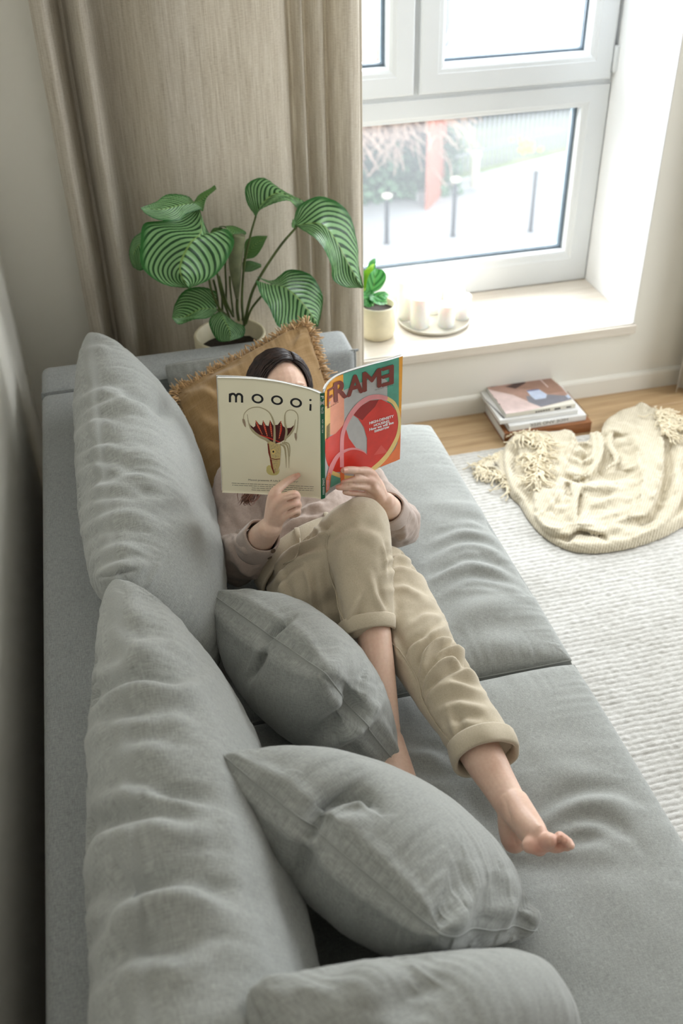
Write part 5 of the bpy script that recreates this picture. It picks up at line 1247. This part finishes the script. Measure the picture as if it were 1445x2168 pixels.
# ------------------------------------------------------------------ throw blanket
def knit():
    t = NT('cream_knit'); v = t.coord('Object')
    w = t.node('ShaderNodeTexWave'); w.inputs['Scale'].default_value = 40; w.inputs['Distortion'].default_value = 2.0; w.inputs['Detail'].default_value = 2
    t.l.new(t.coord('UV'), w.inputs['Vector']); n = t.noise(v, 260, 3)
    f = t.math('ADD', t.math('MULTIPLY', w.outputs['Fac'], .55), t.math('MULTIPLY', n, .45)); t.bump(f, 0.7, 0.003)
    return t.set(t.ramp(f, [(0.25, lin((188, 176, 148))), (0.7, lin((215, 205, 183)))]), 0.95, Sheen_Weight=0.4)
M['knit'] = knit(); M['yarn'] = plain('cream_yarn', (230, 218, 190), 0.95, 0.05, 60, Sheen_Weight=.3)
z5 = lambda *p: [(980+x/3.1075, 840+y/3.1075) for x, y in p]
bd = z5((270,330),(330,245),(430,225),(560,232),(690,222),(715,270),(770,312),(830,285),(862,240),(895,240),(912,250),(925,180),(990,120),(1120,70),(1190,40),(1240,75),(1300,120),(1445,150),(1600,250),(1660,500),(1580,760),(1445,845),(1300,920),(1100,985),(900,1015),(760,1010),(640,975),(520,900),(430,800),(370,700),(310,640),(270,520),(258,400))
ZR = 0.012
B3 = np.array([Wz(x, y, ZR+.012) for x, y in bd]); c0 = Wz(*z5((820, 560))[0], ZR)
na, nr_ = 420, 110
S = spline(np.vstack([B3[-2:], B3, B3[:2]]), (len(B3)+3)*30)[30:-60]; L_ = np.concatenate([[0], np.cumsum(np.linalg.norm(np.diff(S, axis=0), axis=1))]); tt = np.linspace(0, L_[-1], na, endpoint=False)
S = np.stack([np.interp(tt, L_, S[:, k]) for k in range(3)], 1)
rr_ = np.sin(np.linspace(0.02, 1, nr_)*math.pi/2)**1.0
V = c0+(S[None]-c0)*rr_[:, None, None]; R_ = np.repeat(rr_, na); V = V.reshape(-1, 3)
ed = (1-R_)*0.35
hgt = 0.018*np.clip(1-np.exp(-ed/0.008), 0, 1)+0.006*np.exp(-((ed-0.022)/0.014)**2)
base3 = V*[1, 1, 0]
hgt += smooth01(ed, 0.01, .06)*(fbm(base3, 9, 3, 3)*0.012+np.abs(noise3(base3*[1.0, 1.6, 1], 14, 8))*.012)
V[:, 2] = ZR+.002+np.maximum(hgt, 0)
F = gridf(nr_, na, True); F.append(list(range(na))[::-1])
Vn = vnormals(V, F[:-1]); 
if Vn[:, 2].mean() < 0: F = [f[::-1] for f in F]
zz = lambda *st: [(z5(*p),)+tuple(r) for p, *r in st]
stk = zz(([(300,270),(272,400),(285,520),(330,640)], .016, .014, 'r'), ([(352,300),(350,430),(360,560)], .010, .014, 'v'), ([(705,235),(695,330),(660,430),(640,480)], .012, -.022, 's'),
  ([(470,525),(540,545),(610,575)], .010, .018, 's'), ([(625,600),(570,700),(480,775)], .010, -.020, 's'), ([(468,560),(462,680),(470,770)], .012, -.010, 's'),
  ([(880,235),(888,340),(860,450),(815,525)], .013, .024, 'r'), ([(930,200),(990,300),(1000,400),(930,460)], .02, .012, 'v'), ([(660,520),(740,545),(800,540),(835,500)], .010, -.020, 'r'), ([(680,560),(690,620),(712,665)], .008, -.020, 'r'),
  ([(690,540),(750,560),(720,610)], .009, .014, 'r'), ([(740,590),(735,700),(722,830)], .016, .018, 's'), ([(770,595),(880,600),(1000,560)], .018, .020, 'r'), ([(860,480),(980,500),(1130,470)], .024, .020, 'v'),
  ([(1090,235),(1130,320),(1145,450),(1180,580),(1190,700),(1090,770)], .014, .020, 'r'), ([(1240,90),(1305,240),(1325,420),(1300,620),(1210,770),(1080,810)], .018, .030, 's'), ([(1420,440),(1420,640),(1330,800)], .018, .014, 's'),
  ([(1190,60),(1150,200),(1200,400)], .03, .016, 'r'), ([(760,320),(800,370),(760,420)], .010, .010, 's'), ([(700,380),(780,430),(830,460)], .012, .010, 's'),
  ([(475,800),(540,880),(650,905),(760,865),(900,885),(935,905)], .010, -.024, 's'), ([(700,900),(690,930),(640,940)], .012, .014, 'v'), ([(880,900),(940,920),(920,960)], .012, .010, 'v'), ([(560,740),(600,800),(650,850)], .016, .006, 'r'))
V2_ = sculpt(V, F[:-1], stk, facing=-1); V = V+(V2_-V)*smooth01(ed, 0.0, 0.02)[:, None]; V[:, 2] = np.maximum(V[:, 2], ZR+.0015)
V = laplace(V, F[:-1], 2, 0.5); V[:, 2] = np.maximum(V[:, 2], ZR+.0012)
Fb = [f for f in F]
bot = V.copy()
def flap(pts, z0, th, seed, bulge=.006):
    P = np.array([Wz(x, y, z0) for x, y in z5(*pts)]); c = P.mean(0); S = spline(np.vstack([P[-1:], P, P[:2]]), 160)[10:-22]; n = len(S); rows = []
    for q, h in ((.03, 1), (.35, 1), (.7, 1), (.9, 1), (.97, .8), (1.0, .4), (.97, 0), (.6, 0), (.03, 0)):
        r = c+(S-c)*q; r[:, 2] = z0+th*h-(0 if h else .004); r[:, 2] += bulge*noise3(r*[1, 1, 0], 26, seed)*(1 if h > .3 else .4); rows.append(r)
    F_ = gridf(len(rows), n, True); F_.append(list(range(n))[::-1]); F_.append([(len(rows)-1)*n+i for i in range(n)])
    return np.vstack(rows), F_
def roll(pts, z, r): return tube([Wz(x, y, z) for x, y in z5(*pts)], [(k_*.8, k_) for k_ in r] if hasattr(r, '__len__') else r, seg=14)
bt = c0+(S[None]-c0)*np.array([1.0, .6, .02])[:, None, None]; bt = bt.reshape(-1, 3); bt[:, 2] = ZR-.003; nV_ = len(V); Fq = list(F[:-1]); top0 = [f for f in F if len(f) > 4]
last = [(nr_-1)*na+i for i in range(na)]; up_ = Vn[:, 2].mean() > 0
VB = np.vstack([V, bt]); FB = list(F)
sd = [[last[i], last[(i+1) % na], nV_+(i+1) % na, nV_+i] for i in range(na)]+[[nV_+f for f in q] for q in gridf(3, na, True)]+[[nV_+2*na+i for i in range(na)]]
f_ = sd[0]; nn0 = np.cross(VB[f_[1]]-VB[f_[0]], VB[f_[2]]-VB[f_[0]]); sd = [q[::-1] for q in sd] if nn0 @ (VB[f_[0]]-c0) < 0 else sd
mp = [(VB, FB+sd), flap(((365,250),(430,232),(560,236),(700,226),(708,280),(690,350),(655,450),(625,520),(560,520),(500,470),(440,400),(380,420),(352,330)), .034, .010, 1),
      flap(((470,530),(540,540),(610,572),(622,610),(575,690),(545,730),(485,772),(462,700),(460,600)), .036, .010, 2), flap(((480,790),(540,760),(600,800),(700,850),(820,862),(900,872),(938,880),(930,905),(860,900),(760,880),(690,915),(600,908),(530,860)), .034, .010, 3),
      flap(((1240,75),(1290,130),(1318,260),(1328,440),(1300,620),(1215,780),(1100,812),(1080,790),(1170,740),(1195,640),(1180,480),(1150,330),(1120,230),(1160,140)), .040, .012, 4),
      flap(((930,190),(1000,120),(1110,80),(1180,50),(1200,150),(1130,240),(1060,260),(980,250),(925,260)), .036, .012, 5),
      roll(((880,240),(905,300),(895,400),(860,470),(830,510),(790,530),(730,530)), .048, [.010,.011,.011,.010,.010,.009,.006]), roll(((845,250),(862,330),(850,400),(800,430)), .044, .009), roll(((770,310),(815,310),(850,330)), .040, .008),
      roll(((690,560),(720,545),(765,555),(755,590),(715,610),(712,650)), .044, [.006,.009,.009,.008,.008,.005]), roll(((735,850),(728,740),(740,640),(775,600),(860,605),(940,590),(1005,560)), .042, [.008,.012,.014,.014,.014,.014,.010]),
      roll(((1000,150),(960,300),(1010,420),(930,480)), .040, [.006,.012,.010,.006]), roll(((1400,420),(1425,560),(1400,700),(1290,850),(1120,930)), .036, [.006,.012,.013,.012,.006]), roll(((560,560),(640,640),(660,760)), .036, [.004,.008,.004])]
V, F = joinm(mp); V, F = remesh(V, F, .0042, 1, .5)
V = sculpt(V, F, zz(([(690,540),(780,545),(830,510)], .008, .014, 'v'), ([(870,490),(980,520),(1120,480)], .020, .012, 'v'), ([(690,590),(700,640),(712,670)], .006, .010, 'v'), ([(1100,300),(1130,450),(1150,600)], .02, .010, 'v'), ([(1340,300),(1350,500),(1300,700)], .016, .010, 'v'), ([(800,700),(900,680),(1020,640)], .016, .006, 's'), ([(820,800),(950,770),(1050,720)], .016, .006, 's'), ([(560,640),(600,700),(600,760)], .012, .005, 's')), facing=-1)
V[:, 2] = np.maximum(V[:, 2], ZR+.0012)
nn_ = vnormals(V, F); uv_ = V[:, :2] @ np.array([[.8, .6], [-.6, .8]]); V = V+nn_*(np.sin(uv_[:, 1]*2*math.pi/.0085)*.0008*(nn_[:, 2] > .2)+noise3(V, 60, 4)*.0012)[:, None]
blk = mesh('throw_blanket', V, F, M['knit'], uv=uv_); tag(blk, 'cream knitted throw with tassel fringe lying crumpled on the rug', 'blanket')
# folded back flap on the left
fp = [Wz(*p, ZR+.008) for p in z5((95,455),(180,395),(262,350),(285,440),(300,560),(255,560),(210,480),(140,470))]
def slabpoly(P, h, name, mat, parent):
    P = np.array(P); c = P.mean(0); S = spline(np.vstack([P[-1:], P, P[:2]]), 140)[10:-20]; n = len(S); V = [c+(S-c)*q for q in (.05, .5, .85, .97, 1.0)]
    hh = (h, h*1.05, h, h*.7, 0.0); V = np.vstack([v*[1, 1, 0]+[0, 0, ZR+.001+h_] for v, h_ in zip(V, hh)]); V[:, 2] += np.abs(noise3(V, 40, 3))*.004
    F = gridf(5, n, True); F.append(list(range(n)))
    if vnormals(V, F[:-1])[:, 2].mean() < 0: F = [f[::-1] for f in F]
    return mesh(name, V, F, mat, parent, uv=V[:, :2])
slabpoly(fp, .012, 'folded_corner', M['knit'], blk)
def tassels(starts, dirs, n, ln, z, seed, r=.0021):
    rr = np.random.RandomState(seed); S = spline([Wz(*p, z) for p in z5(*starts)], n); D = spline([list(d)+[0] for d in dirs], n); parts = []
    for i in range(n):
        for k in range(2):
            p = S[i]+rr.randn(3)*[.003, .003, .001]; d = D[i]/np.linalg.norm(D[i])+rr.randn(3)*[.35, .35, 0]; d /= np.linalg.norm(d); pts = [p]
            for q in range(5):
                d = d+rr.randn(3)*[.45, .45, .0]; d /= np.linalg.norm(d); nx_ = pts[-1]+d*ln/5*(0.8+.4*rr.rand()); nx_[2] = z-.003*q+rr.rand()*.008; pts.append(nx_)
            parts.append(tube(pts, [r, r, r*1.05, r, r*.95, r*1.1], n=14, seg=6))
    return joinm(parts)
for a_ in ((((95,460),(140,480),(200,490),(250,540),(290,600)), ((-.3,-.7),(-.5,-1),(0,-1),(.2,-1),(-.3,-.8)), 34, .062, ZR+.014, 1), (((100,450),(180,400),(240,370)), ((-1,-.2),(-1,-.6),(-.6,-1)), 16, .055, ZR+.014, 2),
           (((345,255),(420,245),(480,250),(520,300),(500,380)), ((.1,-1),(.4,-1),(.2,-1),(.0,-1),(-.4,-1)), 40, .070, ZR+.052, 3), (((380,380),(460,400),(500,470),(470,540)), ((-.1,-1),(.2,-1),(-.3,-1),(-.6,-1)), 44, .070, ZR+.048, 4),
           (((330,250),(400,235),(480,235)), ((0,.6),(.2,1),(.5,.5)), 9, .018, ZR+.052, 7),
           (((1265,100),(1290,160),(1310,240)), ((1,-.1),(1,-.5),(.8,-.8)), 34, .085, ZR+.05, 5), (((1270,95),(1350,110),(1440,150),(1520,190)), ((.4,-1),(.2,-1),(.2,-1),(0,-1)), 44, .06, ZR+.045, 6)):
    V, F = tassels(*a_); mesh('fringe', V, F, M['yarn'], blk, kind='stuff')

# ------------------------------------------------------------------ plants
def leafmat(name, dark, mid, light, N=12.0, slant=0.55, width=0.0):
    t = NT(name); tc = t.node('ShaderNodeTexCoord'); sp = t.node('ShaderNodeSeparateXYZ'); t.l.new(tc.outputs['UV'], sp.inputs[0])
    a = t.math('ABSOLUTE', sp.outputs[1]); n = t.noise(t.coord('Object'), 40, 2)
    s = t.math('SUBTRACT', sp.outputs[0], t.math('MULTIPLY', t.math('POWER', a, 1.25), slant))
    s = t.math('ADD', s, t.math('MULTIPLY', n, 0.012)); w = t.math('SINE', t.math('MULTIPLY', s, N*2*math.pi))
    w = t.math('ADD', w, t.math('MULTIPLY', t.math('SINE', t.math('MULTIPLY', s, N*math.pi)), 0.25+width))
    c = t.ramp(t.math('MULTIPLY_ADD', w, 0.5) if False else t.math('ADD', t.math('MULTIPLY', w, 0.4), 0.5), [(0.20, lin(dark)), (0.34, lin(mid)), (0.50, lin(light))])
    edge = t.ramp(a, [(0.84, (0, 0, 0, 1)), (0.95, (1, 1, 1, 1))]); c = t.mix(edge, c, lin(mid))
    rib = t.ramp(a, [(0.012, (1, 1, 1, 1)), (0.035, (0, 0, 0, 1))]); c = t.mix(rib, c, lin((118, 150, 74)))
    t.set(c, 0.38, Specular_IOR_Level=0.45); t.bump(w, 0.25, 0.0015)
    tl = t.node('ShaderNodeBsdfTranslucent'); t.l.new(c, tl.inputs[0]); mx = t.node('ShaderNodeMixShader'); mx.inputs[0].default_value = 0.14
    t.l.new(t.b.outputs[0], mx.inputs[1]); t.l.new(tl.outputs[0], mx.inputs[2]); t.l.new(mx.outputs[0], t.out.inputs['Surface']); return t.m
M['calathea'] = leafmat('striped_leaf', (16, 58, 20), (34, 98, 32), (122, 164, 108))
M['calathea_d'] = leafmat('young_striped_leaf', (40, 92, 38), (62, 122, 48), (110, 152, 84), 13)
M['rolled'] = plain('rolled_leaf_underside', (122, 128, 96), 0.5, 0.12, 30)
M['stem'] = plain('leaf_stalk', (74, 88, 40), 0.5, 0.2, 18); M['stemtop'] = plain('brown_leaf_joint', (122, 88, 44), 0.5, 0.1, 30)
M['pot'] = plain('cream_ceramic', (224, 214, 184), 0.5, 0.02, 30, bump=.1, bsc=300); M['soil'] = plain('potting_soil', (40, 30, 24), 0.95, 0.3, 120, bump=.6, bsc=150, bd=.004)
k2 = 2.627
z2 = lambda *p: [(250+x/k2, 350+y/k2) for x, y in p]
def leaf(ax, L, R, yax, yl, yr, parent, mat, name='leaf', wave=.003, seed=0, nu=46, nv=25, zf=z2, cup=0.0):
    """axis, left and right margins in the picture, each with its own distance from the camera; base to tip"""
    A_ = spline(np.array(zf(*ax)), nu); l = spline(np.array(zf(*L)), nu); r = spline(np.array(zf(*R)), nu)
    def dep(v): return np.interp(np.linspace(0, 1, nu), np.linspace(0, 1, len(v)), v) if hasattr(v, '__len__') else np.full(nu, v)
    ya, yL, yR = dep(yax), dep(yl), dep(yr); v = np.linspace(-1, 1, nv); V = []; UV = []
    for i in range(nu):
        for q in v:
            m = abs(q); e, ye = (l[i], yL[i]) if q < 0 else (r[i], yR[i])
            p = A_[i]*(1-m)+e*m; y = ya[i]*(1-m)+ye*m-cup*math.sin(math.pi*m)
            P = Wy(p[0], p[1], y); V.append(P); UV.append((i/(nu-1), q))
    V = np.array(V); s_ = np.array(UV)[:, 0]-.34*np.abs(np.array(UV)[:, 1])**1.25
    F = gridf(nu, nv); N_ = vnormals(V, F); V = V+N_*(np.sin(s_*15*2*math.pi)*.0006+noise3(V, 16, seed)*wave*np.abs(np.array(UV)[:, 1]))[:, None]
    return mesh(name, V, F, mat, parent, uv=np.array(UV))
def stem(pts, r, parent, zf=z2, top=True):
    P = [Wy(*zf((x, y))[0], Y) for x, y, Y in pts]; V, F = tube(P, r, seg=8); o = mesh('stem', V, F, M['stem'], parent); return o
pc = np.array([Wz(480, 690, .585)[0], 2.838, 0.30]); pr = 0.112
plant = empty('striped_leaf_plant', pc, 'large potted plant with round silver striped leaves, cream pot, behind the sofa arm', 'plant')
V, F = lathe([(0.0, 0.0), (pr*.80, 0.0), (pr*.84, .006), (pr*.97, .14), (pr, .285), (pr-.002, .288), (pr-.008, .288), (pr-.010, .284), (pr*.86, .10), (0, .10)], pc, 64); mesh('pot', V, F, M['pot'], plant)
V, F = lathe([(0.0, .235), (pr*.5, .238), (pr-.011, .232), (pr-.013, .20), (0, .2)], pc, 40); V[:, 2] += noise3(V, 60, 2)*.003; mesh('soil', V, F, M['soil'], plant)
ps = empty('plant_stand', pc*[1, 1, 0], 'small round wooden stand under the cream plant pot, hidden by the sofa arm', 'stand')
V, F = lathe([(0, .275), (.10, .275), (.102, .280), (.102, .296), (.1, .2995), (0, .2995)], (pc[0], pc[1], 0), 32); mesh('top', V, F, M['sill'], ps)
for a_ in range(3):
    t_ = a_*2.094; V, F = tube([(pc[0]+.06*math.cos(t_), pc[1]+.06*math.sin(t_), .275), (pc[0]+.085*math.cos(t_), pc[1]+.062*math.sin(t_), .002)], .008, seg=10, n=4, cap=False); mesh('leg', V, F, M['sill'], ps)
Lf = M['calathea']
leaf([(455,250),(462,370),(405,430),(355,520),(345,600),(395,684)], [(430,225),(300,300),(150,320),(125,430),(135,570),(250,662),(395,685)], [(450,235),(515,390),(590,350),(645,420),(610,520),(530,620),(396,686)], [2.80,2.76,2.72,2.70,2.68,2.68], [2.81,2.78,2.74,2.72,2.70,2.68,2.68], [2.80,2.79,2.78,2.77,2.74,2.70,2.68], plant, Lf, seed=1, wave=.005, cup=-.008)
leaf([(420,208),(330,225),(240,245),(125,238)], [(425,205),(380,170),(270,165),(205,205),(125,236)], [(470,240),(380,270),(340,305),(230,305),(160,275),(125,240)], [2.80,2.76,2.72,2.69], [2.84,2.82,2.80,2.74,2.69], [2.80,2.76,2.72,2.70,2.68], plant, M['calathea_d'] if False else Lf, seed=2)
leaf([(420,208),(470,185),(520,140),(542,118)], [(420,205),(450,165),(510,130),(535,110)], [(425,215),(470,255),(490,190),(545,130)], [2.80,2.81,2.82,2.83], [2.82,2.84,2.84,2.84], 2.80, plant, M['calathea_d'], seed=3)
leaf([(765,285),(800,215),(880,155),(960,180),(1035,215)], [(762,285),(715,200),(712,110),(800,68),(900,130),(1030,200)], [(768,285),(800,240),(880,205),(950,195),(1000,245),(1035,225)], [2.84,2.82,2.83,2.85,2.86], [2.84,2.85,2.87,2.88,2.88,2.88], [2.83,2.79,2.78,2.80,2.84,2.86], plant, Lf, seed=4, wave=.004)
leaf([(985,335),(1120,325),(1200,400),(1270,530),(1320,620),(1360,682)], [(975,300),(1010,220),(1130,172),(1268,245),(1325,400),(1335,540),(1362,680)], [(990,345),(1090,400),(1150,470),(1185,560),(1200,640),(1270,682),(1358,684)], [2.80,2.78,2.76,2.74,2.73,2.72], [2.82,2.84,2.85,2.84,2.82,2.80,2.72], [2.80,2.74,2.70,2.70,2.71,2.72,2.72], plant, Lf, seed=5, wave=.005, cup=-.006)
leaf([(965,325),(975,335),(985,345)], [(968,300),(985,310),(995,335)], [(962,320),(965,345),(985,350)], 2.80, 2.81, 2.79, plant, M['calathea_d'], seed=9)
leaf([(855,665),(930,680),(1010,750),(1075,830),(1112,895)], [(765,620),(860,640),(950,580),(1070,610),(1130,700),(1135,790),(1113,893)], [(762,640),(790,720),(840,790),(870,860),(900,900),(1000,920),(1110,898)], [2.76,2.74,2.72,2.71,2.70], [2.78,2.80,2.82,2.81,2.79,2.75,2.70], [2.76,2.71,2.69,2.68,2.67,2.68,2.70], plant, Lf, seed=6, wave=.004, cup=-.006)
leaf([(565,812),(590,860),(620,920),(622,975)], [(560,810),(510,850),(510,900),(555,975),(620,978)], [(570,812),(640,865),(702,895),(695,950),(625,976)], [2.76,2.73,2.71,2.70], [2.77,2.75,2.74,2.72,2.70], [2.76,2.74,2.74,2.73,2.70], plant, Lf, seed=7)
leaf([(548,800),(460,800),(380,840),(300,850)], [(545,700),(480,680),(380,690),(320,760),(298,850)], [(552,810),(500,850),(420,860),(340,885),(300,855)], [2.79,2.76,2.74,2.72], [2.84,2.86,2.86,2.82,2.72], [2.78,2.74,2.72,2.71,2.71], plant, Lf, seed=8)
leaf([(150,420),(110,450),(85,500),(100,575)], [(130,370),(80,410),(60,490),(75,560),(100,580)], [(190,400),(180,480),(160,560),(130,585),(102,582)], 2.84, 2.86, 2.84, plant, Lf, seed=10)
leaf([(700,520),(740,460),(790,420),(830,398)], [(695,500),(710,420),(760,395),(830,394)], [(705,522),(760,510),(800,460),(830,402)], 2.88, 2.90, 2.87, plant, M['calathea_d'], seed=11)
leaf([(690,580),(730,555),(795,560)], [(690,540),(730,530),(795,550)], [(695,590),(740,590),(795,565)], 2.88, 2.89, 2.87, plant, Lf, seed=12)
leaf([(655,430),(640,380),(590,345),(560,345)], [(610,400),(600,350),(580,340),(560,343)], [(712,380),(700,365),(640,340),(565,345)], 2.84, 2.83, 2.87, plant, M['calathea_d'], seed=13)
leaf([(512,400),(540,370),(580,350)], [(510,380),(530,350),(575,345)], [(520,395),(560,385),(590,360)], 2.85, 2.86, 2.84, plant, M['calathea_d'], seed=14)
V, F = tube([Wy(*z2((x, y))[0], 2.845) for x, y in ((662,740),(655,640),(650,540),(660,440),(670,385))], [.006, .014, .020, .022, .020], seg=20, cap=False); mesh('rolled_leaf', V, F, M['rolled'], plant)
for s_, r_ in (([(700,880,2.83),(688,760,2.83),(700,560,2.84),(735,390,2.84),(765,285,2.84)], [.0042,.004,.0036,.0034,.003]), ([(700,890,2.80),(740,720,2.80),(800,600,2.80),(900,450,2.80),(990,345,2.80)], [.005,.0046,.0044,.004,.0036]),
               ([(710,880,2.80),(740,800,2.79),(795,730,2.77),(858,668,2.76)], [.004,.0036,.0034,.003]), ([(600,830,2.80),(560,790,2.80),(520,700,2.80),(500,600,2.80),(470,420,2.78)], .0036), ([(620,850,2.82),(575,720,2.82),(550,600,2.82),(500,420,2.83),(425,215,2.81)], .0036),
               ([(640,840,2.82),(600,760,2.82),(560,620,2.82)], .0042), ([(560,800,2.84),(545,700,2.84),(530,640,2.84)], .0036), ([(580,810,2.84),(575,700,2.84),(560,640,2.84)], .0034), ([(600,800,2.85),(600,680,2.85),(595,560,2.85),(600,500,2.85)], .003),
               ([(640,830,2.84),(625,700,2.84),(620,620,2.84)], .003), ([(670,860,2.83),(662,800,2.84),(662,730,2.845)], .005), ([(620,860,2.79),(585,820,2.77),(565,812,2.76)], .003), ([(640,870,2.80),(590,830,2.80),(548,802,2.79)], .003), ([(690,860,2.86),(690,700,2.88),(700,520,2.88)], .0028)):
    stem(s_, r_ if isinstance(r_, list) else [r_]*len(s_), plant)

# small glossy plant on the sill
M['peper'] = leafmat('glossy_leaf', (34, 104, 44), (54, 138, 56), (84, 160, 84), 4, 0.3); M['lime'] = plain('lime_leaf', (150, 200, 40), 0.35, 0.1, 20)
pc2 = Wz(786, 716, .29); pc2 = np.array([0.905, 3.262, 0.2902]); pr2 = .066
pl2 = empty('small_potted_plant', pc2, 'small glossy green plant in cream pot on the window sill by the curtain', 'plant')
V, F = lathe([(0, 0), (pr2*.74, 0), (pr2*.9, .006), (pr2*.98, .03), (pr2, .128), (pr2-.003, .131), (pr2-.007, .127), (pr2*.85, .03), (0, .03)], pc2, 56); mesh('pot', V, F, M['pot'], pl2)
V, F = lathe([(0, .108), (pr2-.008, .105), (pr2-.010, .09), (0, .09)], pc2, 30); mesh('soil', V, F, M['soil'], pl2)
z6 = lambda *p: [(750+x/4.661, 520+y/4.661) for x, y in p]
Y0 = 3.26
for ax, L, R, ya, yl, yr, m in (
  ([(120,500),(180,420),(200,320),(210,228)], [(110,490),(120,380),(150,280),(205,226)], [(130,500),(250,430),(310,330),(290,250),(215,228)], [3.24,3.22,3.22,3.23], 3.25, 3.2, 'peper'),
  ([(90,480),(95,400),(130,280),(195,185)], [(80,480),(60,380),(60,280),(190,180)], [(100,480),(150,360),(180,260),(200,185)], 3.27, 3.28, 3.26, 'lime'),
  ([(120,420),(130,300),(170,190),(208,128)], [(110,400),(105,270),(150,160),(205,125)], [(130,420),(180,300),(210,200),(212,130)], 3.29, 3.3, 3.28, 'peper'),
  ([(60,420),(65,300),(55,200)], [(20,420),(20,280),(50,195)], [(90,420),(95,260),(60,195)], 3.27, 3.28, 3.26, 'peper'),
  ([(120,520),(200,500),(280,490),(335,500)], [(130,500),(220,460),(300,452),(340,490)], [(120,535),(200,560),(290,545),(335,510)], 3.21, 3.22, 3.19, 'peper'),
  ([(60,520),(120,500),(180,540),(200,560)], [(60,480),(140,430),(200,480),(205,555)], [(55,560),(100,580),(150,585),(195,570)], 3.20, 3.22, 3.18, 'peper'),
  ([(40,500),(90,520),(120,560),(115,590)], [(50,440),(110,470),(150,540),(120,590)], [(20,540),(50,575),(90,590),(112,592)], 3.18, 3.2, 3.17, 'peper'),
  ([(80,500),(110,540),(150,565),(180,600)], [(100,480),(150,500),(190,540),(185,598)], [(60,540),(90,590),(140,610),(175,602)], 3.19, 3.2, 3.18, 'peper'),
  ([(150,500),(230,540),(300,560),(320,580)], [(170,490),(240,510),(310,520),(322,575)], [(150,530),(210,575),(270,590),(315,582)], 3.20, 3.21, 3.18, 'peper'),
  ([(100,480),(0,440),(-60,480),(-110,540)], [(100,460),(0,400),(-80,430),(-115,535)], [(100,500),(0,520),(-60,560),(-108,545)], 3.22, 3.24, 3.2, 'peper')):
    leaf(ax, L, R, ya, yl, yr, pl2, M[m], zf=z6, nu=20, nv=13, wave=.003, seed=int(ya[0]*7 if hasattr(ya, '__len__') else ya*9))
for x_0, y_0, x_1, y_1 in ((120,500,100,600), (90,480,90,600), (120,420,110,600), (60,520,80,600)):
    V, F = tube([Wy(*z6((x_0, y_0))[0], 3.25), Wy(*z6((x_1, y_1))[0], 3.262)], .0028, seg=6, n=4); mesh('stem', V, F, M['stem'], pl2)

# candles on a round tray
M['tray'] = plain('pale_ceramic_tray', (214, 210, 198), 0.4, 0.02, 30)
t_ = NT('white_wax'); M['wax'] = t_.set(lin((246, 245, 242)), 0.4, Subsurface_Weight=0.4, Subsurface_Scale=0.02)
t_ = NT('candle_flame'); M['flame'] = t_.set(lin((255, 236, 200)), 0.5, Emission_Color=lin((255, 226, 178)), Emission_Strength=14.0); M['wick'] = plain('wick', (40, 34, 30), 0.9, 0.1, 50)
tc_ = Wz(918, 679, .291); tr_ = .139
V, F = lathe([(0, .001), (tr_*.90, .001), (tr_*.97, .004), (tr_, .014), (tr_-.001, .016), (tr_-.005, .015), (tr_*.93, .008), (0, .0075)], tc_, 72)
tag(mesh('tray', V, F, M['tray']), 'round pale tray holding a group of white candles on the window sill', 'tray')
zt_ = .2985
for (x, yb, yt, rp, lab) in ((859, 672, 592, 20, 'tall white pillar candle at the left back of the tray'), (888, 690, 628, 20, 'white pillar candle at the front left of the tray'), (912, 660, 577, 20, 'tallest white pillar candle at the back of the tray'),
                     (954, 656, 586, 21, 'thick white pillar candle at the right back of the tray'), (944, 689, 643, 17.5, 'short white candle at the front right of the tray'), (978, 673, 626, 17, 'short white candle at the right rim with a flame')):
    p = Wz(x, yb, zt_); d = proj(p)[2]; r = rp/F_PX*d; h = Wy(x, yt, p[1])[2]-zt_
    e = empty('candle', p, lab, 'candle', 'white candles on the tray')
    V, F = lathe([(0, 0.0003), (r-.001, .0003), (r, .002), (r, h-.003), (r-.0012, h), (r*.8, h-.0015), (r*.45, h-.005), (0, h-.006)], p, 40); mesh('wax', V, F, M['wax'], e)
    V, F = tube([p+[0, 0, h-.007], p+[.0005, 0, h+.004]], .0009, n=3, seg=6); mesh('wick', V, F, M['wick'], e)
    V, F = lathe([(0, h+.003), (.0036, h+.008), (.0042, h+.013), (.0028, h+.021), (.0008, h+.029), (0, h+.031)], p, 14); mesh('flame', V, F, M['flame'], e)
    pl_ = bpy.data.lights.new('flame_light', 'POINT'); pl_.energy = 0.35; pl_.color = (1, .86, .66); pl_.shadow_soft_size = .006
    po = bpy.data.objects.new('flame_light', pl_); COL.objects.link(po); po.parent = e; po.location = (0, 0, h+.036)
